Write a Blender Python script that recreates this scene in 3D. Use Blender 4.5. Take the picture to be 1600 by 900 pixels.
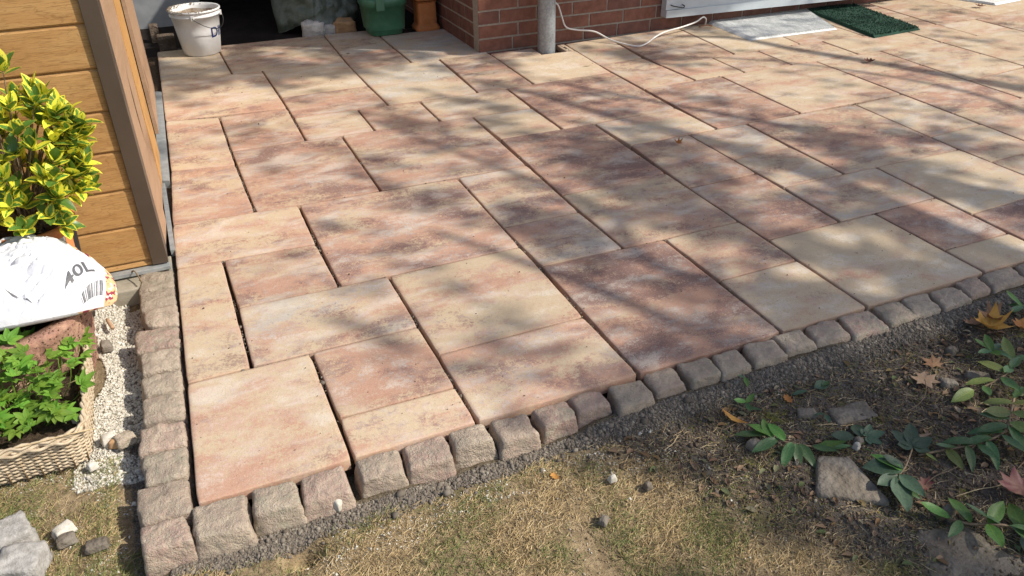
import bpy, bmesh, math, random
import numpy as np
from mathutils import Vector, Matrix, noise
random.seed(7); RNG = np.random.default_rng(11)
for o in list(bpy.data.objects): bpy.data.objects.remove(o)
S = bpy.context.scene
COL = S.collection
R = math.radians

# ------------------------------------------------------------------ camera
cd = bpy.data.cameras.new('camera'); cam = bpy.data.objects.new('camera', cd); COL.objects.link(cam)
cd.sensor_width = 36; cd.lens = 36 * 1244.9 / 1600; cd.clip_start = .05; cd.clip_end = 500
m3 = Matrix(((0.916597, 0.218151, -0.335053), (-0.399626, 0.474241, -0.784471), (-0.012238, 0.85294, 0.521866)))
cam.matrix_world = Matrix.Translation((0.1617, -1.7960, 1.6556)) @ m3.to_4x4()
S.camera = cam

# ------------------------------------------------------------------ light
SUN = Vector((.62, -.40, .675)).normalized()
W = bpy.data.worlds.new('World'); S.world = W; W.use_nodes = True
nt = W.node_tree; bg = nt.nodes['Background']
sky = nt.nodes.new('ShaderNodeTexSky'); sky.sky_type = 'NISHITA'; sky.sun_disc = False
sky.sun_elevation = math.asin(SUN.z); sky.sun_rotation = math.atan2(SUN.x, SUN.y)
sky.air_density = 1.0; sky.dust_density = 2.0; sky.ozone_density = 1.0
nt.links.new(sky.outputs[0], bg.inputs[0]); bg.inputs[1].default_value = .15
ld = bpy.data.lights.new('sun', 'SUN'); sun = bpy.data.objects.new('sun', ld); COL.objects.link(sun)
ld.energy = 4.6; ld.angle = R(.53); ld.color = (1, .935, .84)
sun.rotation_euler = SUN.to_track_quat('Z', 'Y').to_euler()
S.view_settings.view_transform = 'Standard'; S.view_settings.look = 'None'
S.view_settings.exposure = 0.17; S.view_settings.gamma = 1
S.render.engine = 'CYCLES'

# ------------------------------------------------------------------ helpers
def mesh_obj(name, verts, faces, mat=None, parent=None, smooth=False):
    me = bpy.data.meshes.new(name); me.from_pydata([tuple(v) for v in verts], [], [tuple(f) for f in faces]); me.update()
    if mat: me.materials.append(mat)
    if smooth: me.polygons.foreach_set('use_smooth', [True] * len(me.polygons))
    o = bpy.data.objects.new(name, me); COL.objects.link(o)
    if parent: o.parent = parent
    return o
def np_mesh(name, V, F, mat=None, parent=None, smooth=False, attrs=None, colors=None):
    """V (n,3) float, F (m,k) int with constant k"""
    me = bpy.data.meshes.new(name); n, (m, k) = len(V), F.shape
    me.vertices.add(n); me.vertices.foreach_set('co', np.ascontiguousarray(V, dtype=np.float32).ravel())
    me.loops.add(m * k); me.loops.foreach_set('vertex_index', np.ascontiguousarray(F, dtype=np.int32).ravel())
    me.polygons.add(m); me.polygons.foreach_set('loop_start', np.arange(0, m * k, k, dtype=np.int32))
    me.polygons.foreach_set('loop_total', np.full(m, k, dtype=np.int32))
    me.update(calc_edges=True)
    if smooth: me.polygons.foreach_set('use_smooth', np.ones(m, bool))
    for an, av in (attrs or {}).items():
        a = me.attributes.new(an, 'FLOAT', 'POINT'); a.data.foreach_set('value', np.asarray(av, np.float32))
    if mat: me.materials.append(mat)
    o = bpy.data.objects.new(name, me); COL.objects.link(o)
    if parent: o.parent = parent
    return o
def empty(name, loc=(0, 0, 0)):
    o = bpy.data.objects.new(name, None); o.location = loc; o.empty_display_size = .1; COL.objects.link(o); return o
def tag(o, label=None, cat=None, group=None, kind=None):
    if label: o['label'] = label
    if cat: o['category'] = cat
    if group: o['group'] = group
    if kind: o['kind'] = kind
    return o
def box_data(x0, x1, y0, y1, z0, z1, b=0.0):
    """box with chamfered edges (b)"""
    bm = bmesh.new(); bmesh.ops.create_cube(bm, size=1)
    for v in bm.verts:
        v.co = Vector(((x0 + x1) / 2 + v.co.x * (x1 - x0), (y0 + y1) / 2 + v.co.y * (y1 - y0), (z0 + z1) / 2 + v.co.z * (z1 - z0)))
    if b > 0: bmesh.ops.bevel(bm, geom=bm.edges[:], offset=b, segments=2, profile=.5, affect='EDGES')
    return bm
def bm_obj(name, bm, mat=None, parent=None, smooth=False):
    me = bpy.data.meshes.new(name); bm.to_mesh(me); bm.free()
    if mat: me.materials.append(mat)
    if smooth: me.polygons.foreach_set('use_smooth', [True] * len(me.polygons))
    o = bpy.data.objects.new(name, me); COL.objects.link(o)
    if parent: o.parent = parent
    return o
def box(name, x0, x1, y0, y1, z0, z1, mat, parent=None, b=0.0): return bm_obj(name, box_data(x0, x1, y0, y1, z0, z1, b), mat, parent)
def tube(name, pts, r, mat, parent=None, k=8, closed=False):
    """tube along pts; r scalar or list"""
    P = [Vector(p) for p in pts]; n = len(P); rs = r if isinstance(r, (list, tuple)) else [r] * n
    vs, fs = [], []; up = Vector((0, 0, 1)); prev = None
    for i in range(n):
        t = (P[min(i + 1, n - 1)] - P[max(i - 1, 0)]).normalized()
        a = prev if prev is not None else (up if abs(t.z) < .9 else Vector((1, 0, 0)))
        u = (a - t * a.dot(t)).normalized(); w = t.cross(u); prev = u
        for j in range(k):
            th = 2 * math.pi * j / k; vs.append(P[i] + (u * math.cos(th) + w * math.sin(th)) * rs[i])
    for i in range(n - 1):
        for j in range(k): fs.append((i * k + j, i * k + (j + 1) % k, (i + 1) * k + (j + 1) % k, (i + 1) * k + j))
    fs.append(tuple(range(k - 1, -1, -1))); fs.append(tuple((n - 1) * k + j for j in range(k)))
    return mesh_obj(name, vs, fs, mat, parent, True)
def smooth_path(pts, n=8):
    P = [Vector(p) for p in pts]; out = []
    for i in range(len(P) - 1):
        p0, p1, p2, p3 = P[max(i - 1, 0)], P[i], P[i + 1], P[min(i + 2, len(P) - 1)]
        for j in range(n):
            t = j / n
            out.append(.5 * ((2 * p1) + (p2 - p0) * t + (2 * p0 - 5 * p1 + 4 * p2 - p3) * t * t + (3 * p1 - p0 - 3 * p2 + p3) * t ** 3))
    out.append(P[-1]); return out
def lathe(name, prof, mat, parent=None, k=40, cx=0, cy=0, cz=0):
    vs = []; fs = []
    for (r, z) in prof:
        for j in range(k):
            a = 2 * math.pi * j / k; vs.append((cx + r * math.cos(a), cy + r * math.sin(a), cz + z))
    for i in range(len(prof) - 1):
        for j in range(k): fs.append((i * k + j, i * k + (j + 1) % k, (i + 1) * k + (j + 1) % k, (i + 1) * k + j))
    return mesh_obj(name, vs, fs, mat, parent, True)

# ------------------------------------------------------------------ material helpers
class NT:
    def __init__(s, name):
        s.m = bpy.data.materials.new(name); s.m.use_nodes = True; s.t = s.m.node_tree; s.n = s.t.nodes
        s.b = s.n['Principled BSDF']; s.b.inputs['Specular IOR Level'].default_value = .3
    def N(s, ty, **kw):
        x = s.n.new(ty)
        for k, v in kw.items(): setattr(x, k, v)
        return x
    def L(s, a, b): s.t.links.new(a, b)
    def val(s, sock, v):
        if hasattr(v, 'is_linked') or hasattr(v, 'node'): s.L(v, sock)
        else: sock.default_value = v
    def coord(s, kind='Object'): return s.N('ShaderNodeTexCoord').outputs[kind]
    def mapping(s, vec, scale=(1, 1, 1), loc=(0, 0, 0), rot=(0, 0, 0)):
        x = s.N('ShaderNodeMapping'); s.L(vec, x.inputs[0]); x.inputs[1].default_value = loc
        x.inputs[2].default_value = rot; x.inputs[3].default_value = scale; return x.outputs[0]
    def noise(s, vec, scale, detail=3, rough=.5, dist=0.0):
        x = s.N('ShaderNodeTexNoise'); s.L(vec, x.inputs['Vector']); x.inputs['Scale'].default_value = scale
        x.inputs['Detail'].default_value = detail; x.inputs['Roughness'].default_value = rough; x.inputs['Distortion'].default_value = dist
        return x.outputs[0]
    def vor(s, vec, scale, feature='F1'):
        x = s.N('ShaderNodeTexVoronoi'); s.L(vec, x.inputs['Vector']); x.inputs['Scale'].default_value = scale; x.feature = feature
        return x
    def math(s, op, a, b=0.0, c=None, clamp=False):
        x = s.N('ShaderNodeMath', operation=op, use_clamp=clamp); s.val(x.inputs[0], a); s.val(x.inputs[1], b)
        if c is not None: s.val(x.inputs[2], c)
        return x.outputs[0]
    def ss(s, v, lo, hi):
        x = s.N('ShaderNodeMapRange', interpolation_type='SMOOTHSTEP'); s.val(x.inputs[0], v); s.val(x.inputs[1], lo); s.val(x.inputs[2], hi)
        return x.outputs[0]
    def mix(s, f, a, b, mode='MIX'):
        x = s.N('ShaderNodeMix', data_type='RGBA', blend_type=mode); s.val(x.inputs[0], f)
        for sock, v in ((x.inputs[6], a), (x.inputs[7], b)):
            if isinstance(v, tuple): sock.default_value = (*v, 1) if len(v) == 3 else v
            else: s.L(v, sock)
        return x.outputs[2]
    def vadd(s, a, b):
        x = s.N('ShaderNodeVectorMath', operation='ADD'); s.L(a, x.inputs[0]); s.L(b, x.inputs[1]); return x.outputs[0]
    def rand_vec(s, mul=37.0):
        i = s.N('ShaderNodeObjectInfo'); c = s.N('ShaderNodeCombineXYZ')
        s.L(s.math('MULTIPLY', i.outputs['Random'], mul), c.inputs[0]); s.L(s.math('MULTIPLY', i.outputs['Random'], mul * 1.7), c.inputs[1])
        s.L(s.math('MULTIPLY', i.outputs['Random'], mul * .6), c.inputs[2]); return c.outputs[0], i
    def attr(s, name): return s.N('ShaderNodeAttribute', attribute_name=name).outputs['Fac']
    def bump(s, h, strength=.4, dist=.002):
        x = s.N('ShaderNodeBump'); x.inputs['Strength'].default_value = strength; x.inputs['Distance'].default_value = dist
        s.L(h, x.inputs['Height']); s.L(x.outputs[0], s.b.inputs['Normal'])
    def out(s, col=None, rough=.8, spec=.3, metal=0.0):
        if col is not None: s.val(s.b.inputs['Base Color'], (*col, 1) if isinstance(col, tuple) else col)
        s.val(s.b.inputs['Roughness'], rough); s.b.inputs['Specular IOR Level'].default_value = spec; s.b.inputs['Metallic'].default_value = metal
        return s.m

def mat_slab():
    n = NT('reconstituted_stone'); rv, oi = n.rand_vec(); p0 = n.coord(); p = n.vadd(p0, rv)
    sc = n.N('ShaderNodeSeparateColor'); n.L(oi.outputs['Color'], sc.inputs[0]); red, gry, lig = sc.outputs; red = n.math('ADD', n.math('MULTIPLY', red, .80), .17)
    fine = n.noise(p, 150, 4, .75); mid = n.noise(p, 46, 4, .7); big = n.noise(p, 14, 4, .65)
    wob = n.math('ADD', n.math('MULTIPLY', n.math('SUBTRACT', fine, .5), .62), n.math('ADD', n.math('MULTIPLY', n.math('SUBTRACT', mid, .5), .52), n.math('MULTIPLY', n.math('SUBTRACT', big, .5), .34)))
    pm = n.mapping(p, (1.05, 1.9, 1), rot=(0, 0, .05))
    n1 = n.math('ADD', n.noise(pm, 2.3, 5, .62, .5), wob)
    n2 = n.math('ADD', n.noise(n.mapping(pm, loc=(7, 3, 1)), 3.2, 5, .65, .4), wob)
    n3 = n.math('ADD', n.noise(n.mapping(pm, loc=(1, 9, 4)), 2.9, 5, .62, .4), n.math('MULTIPLY', wob, .9))
    n4 = n.math('ADD', n.noise(n.mapping(pm, loc=(4, 5, 7)), 4.2, 3, .6, .5), wob)
    fp = n.ss(n.math('ADD', n1, n.math('MULTIPLY', n.math('SUBTRACT', red, .5), .42)), .42, .61)
    fm = n.ss(n.math('ADD', n2, n.math('MULTIPLY', n.math('SUBTRACT', red, .5), .42)), .50, .72)
    fg = n.ss(n.math('ADD', n3, n.math('MULTIPLY', n.math('SUBTRACT', gry, .5), .50)), .46, .72)
    fw = n.ss(n4, .46, .74)
    col = n.mix(fp, (.510, .395, .260), (.450, .262, .178))
    col = n.mix(n.math('MULTIPLY', fg, .80), col, (.41, .395, .355))
    col = n.mix(n.math('MULTIPLY', fm, .88), col, (.215, .125, .105))
    col = n.mix(n.math('MULTIPLY', fw, .55), col, (.63, .575, .485))
    rst = n.ss(n.math('ADD', n.noise(n.mapping(pm, loc=(2, 2, 9)), 5, 3, .6, .4), wob), .60, .82); col = n.mix(n.math('MULTIPLY', rst, n.math('ADD', n.math('MULTIPLY', red, .45), .15)), col, (.43, .20, .105))
    at = n.attr('rim')
    fr = n.math('MULTIPLY', n.ss(n.math('ADD', at, n.math('MULTIPLY', wob, 2.0)), .25, .95), .50)
    col = n.mix(fr, col, (.40, .235, .155))
    lg = n.math('ADD', n.math('MULTIPLY', lig, .36), .80)
    lg = n.math('MULTIPLY', lg, n.math('ADD', .80, n.math('MULTIPLY', n.math('ADD', n.math('MULTIPLY', fine, .6), n.math('MULTIPLY', mid, .4)), .40)))
    hv = n.N('ShaderNodeHueSaturation'); n.L(col, hv.inputs['Color']); n.L(lg, hv.inputs['Value']); hv.inputs['Saturation'].default_value = 1.0
    col = hv.outputs[0]
    gr = n.noise(p, 380, 2, .6)
    salt = n.ss(gr, .60, .68); col = n.mix(n.math('MULTIPLY', salt, .40), col, (.72, .65, .56))
    pep = n.ss(n.noise(n.mapping(p, loc=(3, 3, 3)), 260, 2, .6), .64, .70); col = n.mix(n.math('MULTIPLY', pep, .55), col, (.13, .085, .07))
    spot = n.ss(n.noise(n.mapping(p, loc=(8, 3, 3)), 60, 2, .5), .74, .77); col = n.mix(n.math('MULTIPLY', spot, .6), col, (.10, .07, .055))
    dust = n.ss(n.noise(n.mapping(p, loc=(5, 1, 3)), 8, 8, .8), .55, .72); col = n.mix(n.math('MULTIPLY', dust, .38), col, (.62, .55, .46))
    n.bump(n.math('ADD', n.math('MULTIPLY', fine, .5), n.math('ADD', n.math('MULTIPLY', mid, 1.0), n.math('ADD', n.math('MULTIPLY', big, 1.4), n.math('MULTIPLY', gr, .25)))), .6, .0028)
    return n.out(col, .78, .25)

def mat_cobble():
    n = NT('porphyry_sett'); rv, oi = n.rand_vec(); p0 = n.coord(); p = n.vadd(p0, rv)
    sc = n.N('ShaderNodeSeparateColor'); n.L(oi.outputs['Color'], sc.inputs[0]); red, gry, lig = sc.outputs
    a = n.noise(p, 16, 5, .65, .4); b = n.noise(p, 70, 5, .75); geo = n.N('ShaderNodeNewGeometry')
    col = n.mix(n.ss(a, .35, .65), (.41, .335, .25), (.31, .25, .19))
    col = n.mix(n.math('MULTIPLY', red, n.ss(n.math('ADD', b, n.math('MULTIPLY', a, .4)), .45, .9)), col, (.40, .245, .20))
    col = n.mix(n.math('MULTIPLY', gry, n.ss(n.noise(p, 30, 4), .4, .7)), col, (.31, .275, .20))
    col = n.mix(n.math('MULTIPLY', n.ss(n.noise(p, 20, 7, .8), .56, .70), .6), col, (.47, .41, .31))
    col = n.mix(n.math('MULTIPLY', n.ss(b, .40, .25), .5), col, (.12, .095, .07))
    hv = n.N('ShaderNodeHueSaturation'); n.L(col, hv.inputs['Color']); n.L(n.math('ADD', n.math('MULTIPLY', lig, .45), .85), hv.inputs['Value']); col = hv.outputs[0]
    col = n.mix(n.math('MULTIPLY', n.ss(geo.outputs['Pointiness'], .53, .60), .45), col, (.50, .45, .36))
    col = n.mix(n.math('MULTIPLY', n.ss(n.noise(p, 330, 2), .61, .68), .55), col, (.60, .55, .46))
    n.bump(n.math('ADD', n.math('MULTIPLY', n.noise(p, 34, 4, .6), 1.6), n.math('ADD', n.math('MULTIPLY', b, 1.3), n.math('MULTIPLY', n.noise(p, 220, 3), .5))), 1.0, .0065)
    return n.out(col, .88, .2)

def mat_simple(name, c1, c2, scale=20, rough=.8, spec=.3, bump=.3, bd=.002, metal=0.0, stretch=(1, 1, 1), rnd=True, detail=5):
    n = NT(name); p = n.coord()
    if rnd: rv, _ = n.rand_vec(); p = n.vadd(p, rv)
    pm = n.mapping(p, stretch); a = n.noise(pm, scale, detail, .6)
    col = n.mix(n.ss(a, .3, .7), c1, c2)
    if bump: n.bump(n.math('ADD', a, n.noise(pm, scale * 5, 3)), bump, bd)
    return n.out(col, rough, spec, metal)

def mat_wood(name, c1, c2, c3):
    n = NT(name); rv, _ = n.rand_vec(); p = n.vadd(n.coord(), rv)
    warp = n.mapping(p, (1.3, 1, 7)); w = n.noise(warp, 3.2, 3, .5, .4)
    f = n.noise(n.mapping(p, (2.2, 1, 55)), 9, 5, .7, .25); g = n.noise(n.mapping(p, (7, 1, 150)), 9, 3, .7)
    # cathedral figure: thin rings of a slowly warped height field
    sx = n.N('ShaderNodeSeparateXYZ'); n.L(p, sx.inputs[0])
    h = n.math('ADD', n.math('MULTIPLY', sx.outputs[2], 26.0), n.math('MULTIPLY', w, 7.0))
    q = n.math('ABSOLUTE', n.math('SINE', n.math('MULTIPLY', h, 3.1416)))
    col = n.mix(n.ss(n.noise(n.mapping(p, (1, 1, 6)), 4, 4), .3, .7), c1, c2)
    col = n.mix(n.math('MULTIPLY', n.ss(q, .30, .0), .38), col, c3)
    col = n.mix(n.math('MULTIPLY', n.ss(f, .47, .66), .62), col, c3); col = n.mix(n.math('MULTIPLY', n.ss(g, .56, .70), .35), col, c3)
    n.bump(n.math('ADD', f, g), .25, .001)
    return n.out(col, .55, .3)

def mat_leaf(name, c1, c2, edge=None, rough=.42, spec=.45, trans=.35):
    n = NT(name); rv, oi = n.rand_vec(); p = n.vadd(n.coord(), rv)
    a = n.noise(p, 18, 3, .6); col = n.mix(n.ss(a, .3, .7), c1, c2)
    vein = n.ss(n.attr('edge'), .0, .10)
    col = n.mix(n.math('MULTIPLY', n.math('SUBTRACT', 1.0, vein), .35), col, (c2[0] * 1.6, c2[1] * 1.4, c2[2] * 1.3))
    if edge:
        e = n.math('ADD', n.attr('edge'), n.math('MULTIPLY', n.math('SUBTRACT', n.noise(n.mapping(p, (1.6, .35, 1)), 90, 4, .7), .5), 2.0))
        e = n.math('ADD', e, n.math('MULTIPLY', n.math('SUBTRACT', oi.outputs['Random'], .5), 1.1))
        col = n.mix(n.ss(e, .42, .60), col, edge)
    hv = n.N('ShaderNodeHueSaturation'); n.L(col, hv.inputs['Color']); n.L(n.math('ADD', n.math('MULTIPLY', oi.outputs['Random'], .5), .75), hv.inputs['Value'])
    n.L(n.math('ADD', n.math('MULTIPLY', oi.outputs['Random'], .03), .485), hv.inputs['Hue']); col = hv.outputs[0]
    n.out(col, rough, spec)
    tr = n.N('ShaderNodeBsdfTranslucent'); n.L(col, tr.inputs[0]); ms = n.N('ShaderNodeMixShader'); ms.inputs[0].default_value = trans
    n.L(n.b.outputs[0], ms.inputs[1]); n.L(tr.outputs[0], ms.inputs[2]); n.L(ms.outputs[0], n.n['Material Output'].inputs[0])
    return n.m

def mat_ground():
    n = NT('garden_ground'); p = n.coord()
    a = n.noise(p, 3, 5, .6); b = n.noise(p, 45, 5, .7); c = n.noise(p, 170, 4, .7)
    lawn = n.mix(n.ss(b, .3, .7), (.19, .138, .078), (.38, .285, .165))
    lawn = n.mix(n.math('MULTIPLY', n.ss(n.noise(p, 7, 4, .6), .50, .70), .6), lawn, (.10, .105, .035))
    soil = n.mix(n.ss(b, .3, .7), (.055, .042, .034), (.16, .128, .10)); soil = n.mix(n.ss(a, .45, .65), soil, (.13, .112, .092))
    soil = n.mix(n.math('MULTIPLY', n.ss(n.noise(n.mapping(p, loc=(4, 2, 0)), 7, 4, .6), .57, .70), .8), soil, (.17, .17, .03))
    grv = n.mix(n.ss(c, .35, .65), (.075, .06, .04), (.22, .18, .12))
    col = n.mix(n.attr('soil'), lawn, soil); col = n.mix(n.attr('gravel'), col, grv)
    n.bump(n.math('ADD', n.math('MULTIPLY', b, 1.0), n.math('MULTIPLY', c, .6)), 1.0, .008)
    return n.out(col, .95, .1)

def mat_rnd(name, cols, rough=.85, spec=.2):
    """colour picked per piece through the 'tone' attribute"""
    n = NT(name); r = n.N('ShaderNodeValToRGB'); e = r.color_ramp; n.L(n.attr('tone'), r.inputs[0])
    while len(e.elements) < len(cols): e.elements.new(.5)
    for i, c in enumerate(cols): e.elements[i].position = i / (len(cols) - 1); e.elements[i].color = (*c, 1)
    return n.out(r.outputs[0], rough, spec)

M = {}
M['slab'] = mat_slab(); M['cobble'] = mat_cobble(); M['ground'] = mat_ground()
M['bed'] = mat_simple('bedding_sand', (.05, .035, .024), (.10, .07, .045), 60, .95, .1, .8, .004)
M['concrete'] = mat_simple('concrete', (.25, .22, .165), (.38, .345, .27), 14, .9, .2, .5, .003)
M['plank'] = mat_wood('oak_cladding', (.40, .215, .075), (.47, .275, .105), (.17, .078, .024))
M['trim'] = mat_simple('brown_trim', (.062, .044, .031), (.080, .057, .040), 4, .38, .5, .02)
M['trim_light'] = mat_wood('oak_trim_foil', (.36, .23, .14), (.42, .27, .17), (.28, .17, .10))
M['trim_orange'] = mat_wood('oak_trim_orange', (.50, .27, .09), (.55, .31, .11), (.33, .16, .05))
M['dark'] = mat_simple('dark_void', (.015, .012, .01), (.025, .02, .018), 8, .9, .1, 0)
M['zinc'] = mat_simple('weathered_zinc', (.30, .32, .32), (.42, .44, .43), 25, .5, .5, .1, .001, .35)
M['galv'] = mat_simple('galvanised_steel', (.24, .26, .275), (.36, .385, .40), 55, .5, .5, .05, .0005, .3)
M['brick'] = mat_simple('red_brick', (.165, .070, .048), (.24, .11, .076), 16, .85, .2, .6, .003)
M['brick_dark'] = mat_simple('dark_red_brick', (.13, .062, .048), (.20, .095, .07), 14, .85, .2, .6, .003)  # darker brick tone: side wall, lowest courses, some random bricks
M['mortar'] = mat_simple('mortar', (.27, .235, .19), (.36, .32, .265), 40, .95, .1, .6, .003)
M['white_metal'] = mat_simple('white_coated_metal', (.44, .48, .50), (.50, .54, .56), 6, .35, .5, .02)
M['render'] = mat_simple('grey_render', (.20, .21, .22), (.27, .28, .29), 5, .9, .1, .3)
M['roof'] = mat_simple('roof_felt', (.06, .06, .06), (.09, .09, .09), 30, .9, .2, .3)
M['black'] = mat_simple('black_metal', (.012, .012, .012), (.02, .02, .02), 10, .5, .4, 0)
M['cable'] = mat_simple('white_cable', (.74, .70, .64), (.80, .76, .70), 10, .45, .4, 0)
M['plastic_white'] = mat_simple('white_bucket_plastic', (.66, .65, .63), (.76, .75, .73), 9, .38, .45, .05)
M['grime'] = mat_simple('dried_mortar_grime', (.20, .13, .075), (.45, .40, .33), 18, .95, .1, .8, .006)
M['blue_print'] = mat_simple('navy_print', (.02, .03, .13), (.03, .045, .17), 30, .5, .3, 0)
M['tarp'] = mat_simple('olive_tarpaulin', (.075, .095, .07), (.12, .14, .11), 9, .42, .5, .5, .01)
M['green_plastic'] = mat_simple('green_plastic', (.045, .15, .085), (.065, .19, .11), 14, .35, .5, .1)
M['terracotta'] = mat_simple('terracotta', (.42, .155, .05), (.52, .21, .075), 12, .7, .3, .3, .003)
M['rubble'] = mat_simple('white_plaster_rubble', (.38, .35, .31), (.62, .59, .54), 16, .9, .1, .8, .008)
M['cardboard'] = mat_simple('brown_paper', (.38, .22, .11), (.48, .30, .16), 16, .9, .1, .3)
M['pumice'] = None
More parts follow.
